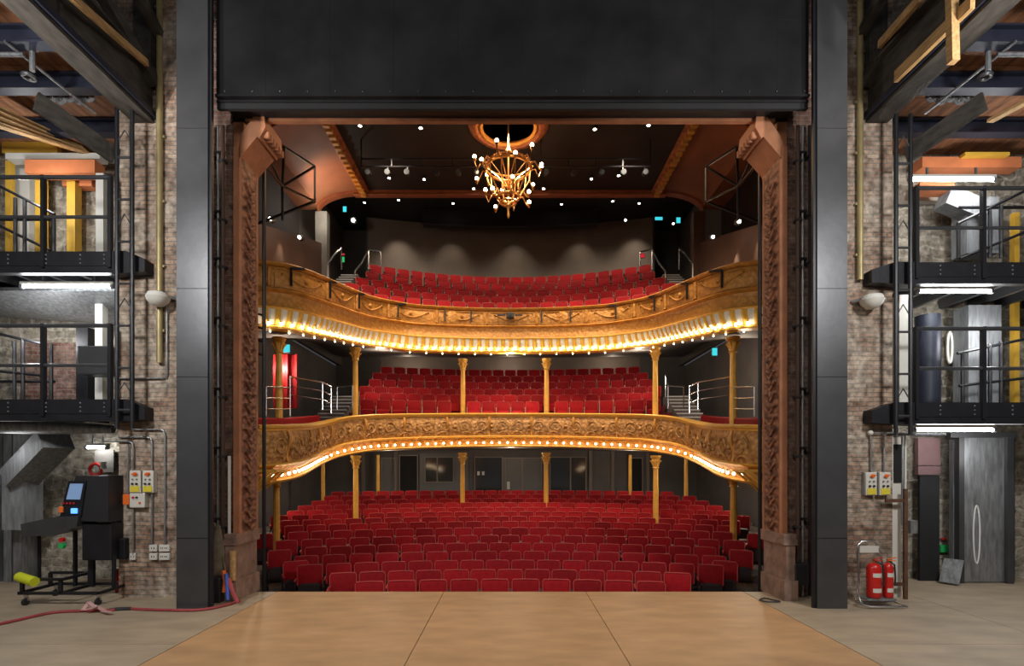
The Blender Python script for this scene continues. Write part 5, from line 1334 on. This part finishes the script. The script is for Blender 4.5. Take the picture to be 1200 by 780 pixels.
solo('white_cloth', M['concrete'], 'white sheet of plastic hung below the short tube light, left wing', 'sheet', lambda b: b.box(U(112, 0, 10.4).x, U(134, 0, 10.4).x, 10.38, 10.42, U(0, 553, 10.4).z, U(0, 527, 10.4).z))
r_ = thing('broom', 'small red and white folded barrier under the console', 'barrier', (X(113), 9.35, 0))
part('red_leg', M['redplastic'], r_, lambda b: b.beam((X(112), 9.35, 0), (X(113), 9.35, 0.42), 0.07, 0.03)); part('white_leg', M['whiteplastic'], r_, lambda b: b.beam((X(117), 9.36, 0), (X(117), 9.36, 0.42), 0.06, 0.03))
r_['category'] = 'barrier'; r_.name = 'folded_barrier'

# ------------------------------------------------------------------ fire extinguisher trolley, right
ex = lambda px: (px - CX) / F * 8.45
r = thing('extinguisher_stand', 'chrome wheeled tube stand for fire extinguishers by the right brick pier', 'stand', (ex(1027), 8.5, 0))
zz = lambda py: CAMH + (CY - py) / F * 8.45
def tubef(b):
    P = [(ex(1003), 8.30, 0.06), (ex(1005), 8.5, 0.05), (ex(1050), 8.5, 0.05), (ex(1052), 8.25, 0.035), (ex(1010), 8.25, 0.035), (ex(1003), 8.30, 0.06), (ex(1003), 8.42, 0.22), (ex(1012), 8.56, 0.34), (ex(1013), 8.62, zz(650)), (ex(1014), 8.62, zz(640)), (ex(1018), 8.62, zz(636)), (ex(1034), 8.62, zz(636)), (ex(1037), 8.62, zz(641)), (ex(1040), 8.6, zz(655)), (ex(1045), 8.58, 0.34), (ex(1050), 8.5, 0.05)]
    b.tube(P, 0.018, 8)
part('tube_frame', M['chrome'], r, tubef, True)
part('sign_plate', M['whiteplastic'], r, lambda b: b.box(ex(1015), ex(1038), 8.60, 8.61, zz(649), zz(641)))
part('shelf', M['galv'], r, lambda b: b.box(ex(1012), ex(1046), 8.36, 8.60, 0.10, 0.13))
for k, (px, rr, z0, z1, lb) in enumerate(((1024, 0.105, zz(695), zz(659), 'larger red fire extinguisher standing left on the chrome stand'), (1040.5, 0.075, zz(694), zz(659), 'slimmer red fire extinguisher with black hose, right on the stand'))):
    x = ex(px); y = 8.45; z0 = 0.14; H = (z1 - z0)
    q = thing('fire_extinguisher', lb, 'fire extinguisher', (x, y, z0), 'fire extinguishers')
    part('cylinder', M['redplastic'], q, lambda b: b.lathe([(rr * 0.9, 0), (rr, 0.03), (rr, H - 0.08), (rr * 0.8, H - 0.03), (rr * 0.35, H)], (x, y, z0), 20), True)
    part('valve', M['brassrod'], q, lambda b: b.tube([(x, y, z0 + H - 0.01), (x, y, z0 + H + 0.06)], 0.02, 8))
    part('lever', M['redplastic'] if k == 0 else M['orangeplastic'], q, lambda b: (b.beam((x - 0.02, y - 0.02, z0 + H + 0.06), (x + 0.10, y - 0.05, z0 + H + 0.09), 0.02, 0.012), b.beam((x - 0.02, y - 0.02, z0 + H + 0.04), (x + 0.09, y - 0.05, z0 + H + 0.04), 0.02, 0.012)))
    part('hose', M['blackplastic'], q, lambda b: b.tube([(x, y - 0.02, z0 + H + 0.04), (x + rr * 0.9, y - rr * 0.7, z0 + H * 0.95), (x + rr * 1.05, y - rr * 0.75, z0 + H * 0.6), (x + rr * 0.95, y - rr * 0.75, z0 + H * 0.35)], 0.014, 6), True)
    def lbl(b):
        n = 8; R0 = rr + 0.002
        for za, zb in ((0.60, 0.72), (0.16, 0.28)):
            a0 = -PI / 2 - 0.7; b.loft([[Vector((x + R0 * math.cos(a0 + 1.4 * k / n), y + R0 * math.sin(a0 + 1.4 * k / n), z0 + H * z)) for k in range(n + 1)] for z in (za, zb)], None, False, False)
    part('label_band', M['whiteplastic'] if k == 0 else M['whiteplastic'], q, lbl)

# ------------------------------------------------------------------ clutter by the left pilaster
r = thing('canvas_sling_bag', 'olive canvas bag and slings hanging between the left column and pilaster', 'bag', U(256, 665, 8.75))
part('bag', M['sack'], r, lambda b: b.loft([[U(256, 615, 8.75) + Vector((0.03 * math.cos(a), 0.03 * math.sin(a), 0)) for a in [2 * PI * k / 10 for k in range(10)]], [U(254, 640, 8.75) + Vector((0.13 * math.cos(a), 0.06 * math.sin(a), 0)) for a in [2 * PI * k / 10 for k in range(10)]], [U(252, 668, 8.75) + Vector((0.18 * math.cos(a), 0.10 * math.sin(a), 0)) for a in [2 * PI * k / 10 for k in range(10)]], [U(252, 674, 8.75) + Vector((0.12 * math.cos(a), 0.08 * math.sin(a), 0)) for a in [2 * PI * k / 10 for k in range(10)]]]), True)
part('loop', M['sack'], r, lambda b: b.tube([U(244, 616, 8.75), U(251, 613, 8.75), U(256, 625, 8.75), U(264, 668, 8.7)], 0.02, 6), True)
def strap(label, m_, pts):
    solo('ratchet_strap', M[m_], label, 'strap', lambda b: b.tube([U(*p) for p in pts], [0.035] * (len(pts) - 1) + [0.025], 6), 'straps by the left pilaster', True)
strap('orange strap hanging left of the blue one by the left pilaster', 'orangeplastic', [(262, 668, 8.62), (264, 680, 8.6), (262, 694, 8.55)])
strap('blue strap hanging between orange and red ones', 'blueplastic', [(265, 672, 8.6), (267, 688, 8.55), (267, 703, 8.45)])
strap('faded red strap trailing down to the floor hose', 'hose', [(268, 678, 8.6), (273, 694, 8.5), (279, 706, 8.42)])
solo('timber_offcut', M['timber'], 'short pale timber board standing against the left pilaster base', 'board', lambda b: b.box(U(270, 0, 8.7).x, U(276, 0, 8.7).x, 8.68, 8.72, U(0, 680, 8.7).z, U(0, 645, 8.7).z))
solo('black_case', M['blackplastic'], 'black case on the floor under the canvas bag', 'case', lambda b: b.rbox(U(242, 0, 8.7).x, U(262, 0, 8.7).x, 8.6, 8.95, 0.0, 0.42, 0.03))
solo('black_case', M['blackplastic'], 'small black case on the stage behind the right steel column', 'case', lambda b: b.rbox(4.70, 4.95, 8.75, 8.95, 0.25, 0.62, 0.03))
solo('white_lead', M['paper'], 'white strip light lead standing along the left pilaster', 'lead', lambda b: b.box(-4.72, -4.69, 8.84, 8.88, 1.1, 2.4))
# hose across the stage and coil of tape on it
hp = [(-30, 738, 7.4), (0, 733, 7.5), (40, 723, 7.8), (66, 719, 7.95), (95, 719.5, 7.95)]
def fl(pts):
    out = []
    for px, py in pts:
        D_ = CAMH * F / (py - CY); out.append(U(px, py, D_) + Vector((0, 0, 0.022)))
    return catmull(out, 6)
solo('red_hose', M['hose'], 'long faded red hose lying across the stage floor at the left', 'hose', lambda b: b.tube(fl([(-60, 746), (-20, 737), (20, 728), (62, 719), (100, 717), (135, 716)]), 0.022, 8), None, True)
solo('red_hose', M['hose'], 'shorter faded red hose running from the dark joint to the left pilaster', 'hose', lambda b: b.tube(fl([(152, 714.5), (190, 716), (232, 716), (262, 711), (281, 705)]), 0.022, 8), None, True)
solo('hose_joint', M['blackplastic'], 'dark sleeve joining the two red hoses on the floor', 'sleeve', lambda b: b.tube(fl([(128, 716), (140, 715), (154, 714.5)]), 0.028, 8), None, True)
r = solo('barrier_tape', simple('pale_pink_tape', (0.62, 0.36, 0.34), 0.6), 'crumpled pink and white tape wrapped on the hose at left', 'tape', lambda b: [b.beam(fl([(a, y), (a + dx, y + dy)])[0] + Vector((0, 0, 0.02 + h0)), fl([(a, y), (a + dx, y + dy)])[-1] + Vector((0, 0, 0.03 + h1)), 0.06, 0.012) for a, y, dx, dy, h0, h1 in ((97, 718, 8, -3, 0, .08), (104, 716, 9, 2, .1, .02), (110, 716, 12, 3, .05, 0), (120, 719, 10, 2, 0, 0), (100, 719, 14, -1, .02, .05))])
solo('black_cable', M['blackplastic'], 'thin black cable loop on the floor at the right pilaster base', 'cable', lambda b: b.tube(fl([(890, 704), (896, 702), (906, 704), (914, 706), (898, 706), (890, 704)]), 0.012, 6), None, True)

# ------------------------------------------------------------------ lights
def light(kind, name, loc, energy, col=(1, 1, 1), size=0.5, target=None, spot=None, blend=0.5, sizey=None):
    l = bpy.data.lights.new(name, kind); l.energy = energy; l.color = col
    if kind == 'AREA':
        l.size = size
        if sizey: l.shape = 'RECTANGLE'; l.size_y = sizey
    elif kind in ('POINT', 'SPOT'): l.shadow_soft_size = size
    if kind == 'SPOT': l.spot_size = math.radians(spot); l.spot_blend = blend
    o = bpy.data.objects.new(name, l); C.objects.link(o); o.location = loc
    if target is not None:
        o.rotation_euler = (Vector(target) - Vector(loc)).to_track_quat('-Z', 'Y').to_euler()
    return o
WARM = (1.0, 0.70, 0.42); W2 = (1.0, 0.82, 0.62); COOL = (0.98, 0.98, 0.97)
# working lights in the wings, below the fly floors, and one high in the tower
light('AREA', 'work_light', (0, 1.0, 7.8), 210, (1, 0.93, 0.84), 2.4, (0, 8.5, 0.5))
light('AREA', 'work_light', (-6.5, 3.2, 6.6), 300, COOL, 0.9, (-4.8, 9.0, 4.6))
light('AREA', 'work_light', (6.5, 3.2, 6.6), 300, COOL, 0.9, (4.8, 9.0, 4.6))
light('SPOT', 'work_light', (-7.6, 4.6, 5.2), 1100, (1, 0.95, 0.9), 0.12, (-4.0, 8.6, 9.6), 46, 0.5)
light('SPOT', 'work_light', (7.6, 4.6, 5.2), 1100, (1, 0.95, 0.9), 0.12, (3.2, 8.6, 9.8), 40, 0.5)
# house lights above the stalls (the ceiling fittings)
for x in (-3.8, 0, 3.8):
    light('SPOT', 'house_light', (x, 14.0, 12.6), 900, W2, 0.25, (x * 1.1, 19.5, 0), 62, 1.0)
    light('SPOT', 'house_light', (x, 16.4, 12.6), 1700, W2, 0.25, (x * 1.2, 21.5, 1.5), 90, 0.8)
# front of house bars wash the two balcony fronts
for x in (-4.2, 0, 4.2):
    light('SPOT', 'balcony_wash', (x * 0.6, 11.2, 11.8), 1100, WARM, 0.3, (x * 1.3, 19.0, 6.0), 62, 0.8)
# under the gallery / under the circle: unseen fill points for seats and walls
for x in (-5.0, 0, 5.0):
    light('POINT', 'circle_fill', (x, 20.6, 6.3), 70, W2, 0.12)
    light('POINT', 'circle_rear_fill', (x, 25.9, 7.25), 26, W2, 0.12)  # added to brighten the circle back wall
    light('POINT', 'stalls_rear_fill', (x, 21.8, 2.62), 55, W2, 0.12)
for x in (-7.6, 7.6):
    light('POINT', 'circle_side_fill', (x, 17.5, 5.5), 120, W2, 0.12)
    light('POINT', 'stalls_side_fill', (x, 17.0, 2.0), 100, W2, 0.12)
# gallery: wall spots grazing the back wall, lights over the seats
for x in (-5.4, -2.9, 0.2, 3.4, 6.0): light('SPOT', 'gallery_wall_spot', (x, 25.7 - x * x / 52, 14.2), 130, W2, 0.08, (x, 26.75 - x * x / 52, 11.4), 75, 1.0)
for x in (-4, 0, 4): light('SPOT', 'gallery_light', (x, 22.0, 14.2), 520, W2, 0.12, (x * 1.1, 23.8, 10), 110, 0.8)
light('SPOT', 'gallery_corner_light', WL[0] + Vector((0, -0.3, 0)), 160, W2, 0.08, (-7.0, 22, 9), 120, 0.9)
light('POINT', 'pier_light', (-7.0, 19.9, 11.9), 60, (1, .95, .8), 0.08)
light('SPOT', 'slip_spot', (7.15, 17.2, 9.4), 70, W2, 0.05, (7.4, 17.3, 6), 70, 0.9); light('SPOT', 'slip_spot', (7.1, 15.6, 9.3), 70, W2, 0.05, (7.4, 15.7, 6), 70, 0.9)
light('SPOT', 'slip_spot', (-7.15, 16.9, 9.6), 50, W2, 0.05, (-7.4, 17, 6), 70, 0.9)
light('POINT', 'slip_wash', (-5.9, 15.5, 9.3), 22, WARM, 0.2); light('POINT', 'slip_wash', (5.9, 15.5, 9.3), 14, WARM, 0.2)
for s in (-1, 1):
    light('POINT', 'wing_fill', (s * 8.6, 9.4, 7.3), 36, COOL, 0.15); light('POINT', 'wing_fill', (s * 8.6, 9.4, 4.6), 40, COOL, 0.15); light('POINT', 'wing_fill', (s * 8.8, 9.5, 2.5), 22, COOL, 0.4)  # unseen points added to brighten the wing bays around the tubes
# warm uplight catching the left cove
light('SPOT', 'cove_uplight', (-7.15, 19.0, 11.7), 130, (1, 0.52, 0.18), 0.1, (-6.5, 19.2, 13.0), 100, 0.9)
light('SPOT', 'capital_fill', (-1.5, 11.5, 9.5), 160, (1, 0.6, 0.3), 0.2, (-4.4, 9.3, 7.4), 50, 0.9)  # unseen warm spots added to brighten the pilaster capitals
light('SPOT', 'capital_fill', (1.5, 11.5, 9.5), 160, (1, 0.6, 0.3), 0.2, (4.4, 9.3, 7.4), 50, 0.9)
light('POINT', 'chandelier_glow', (cx_, cy_, 12.2), 70, (1, 0.62, 0.33), 0.4)
# warm spill from the house onto the stage centre
light('SPOT', 'stage_warm_wash', (0, 10.2, 11.0), 700, (1, 0.74, 0.45), 0.3, (0, 7.2, 0), 62, 0.7)
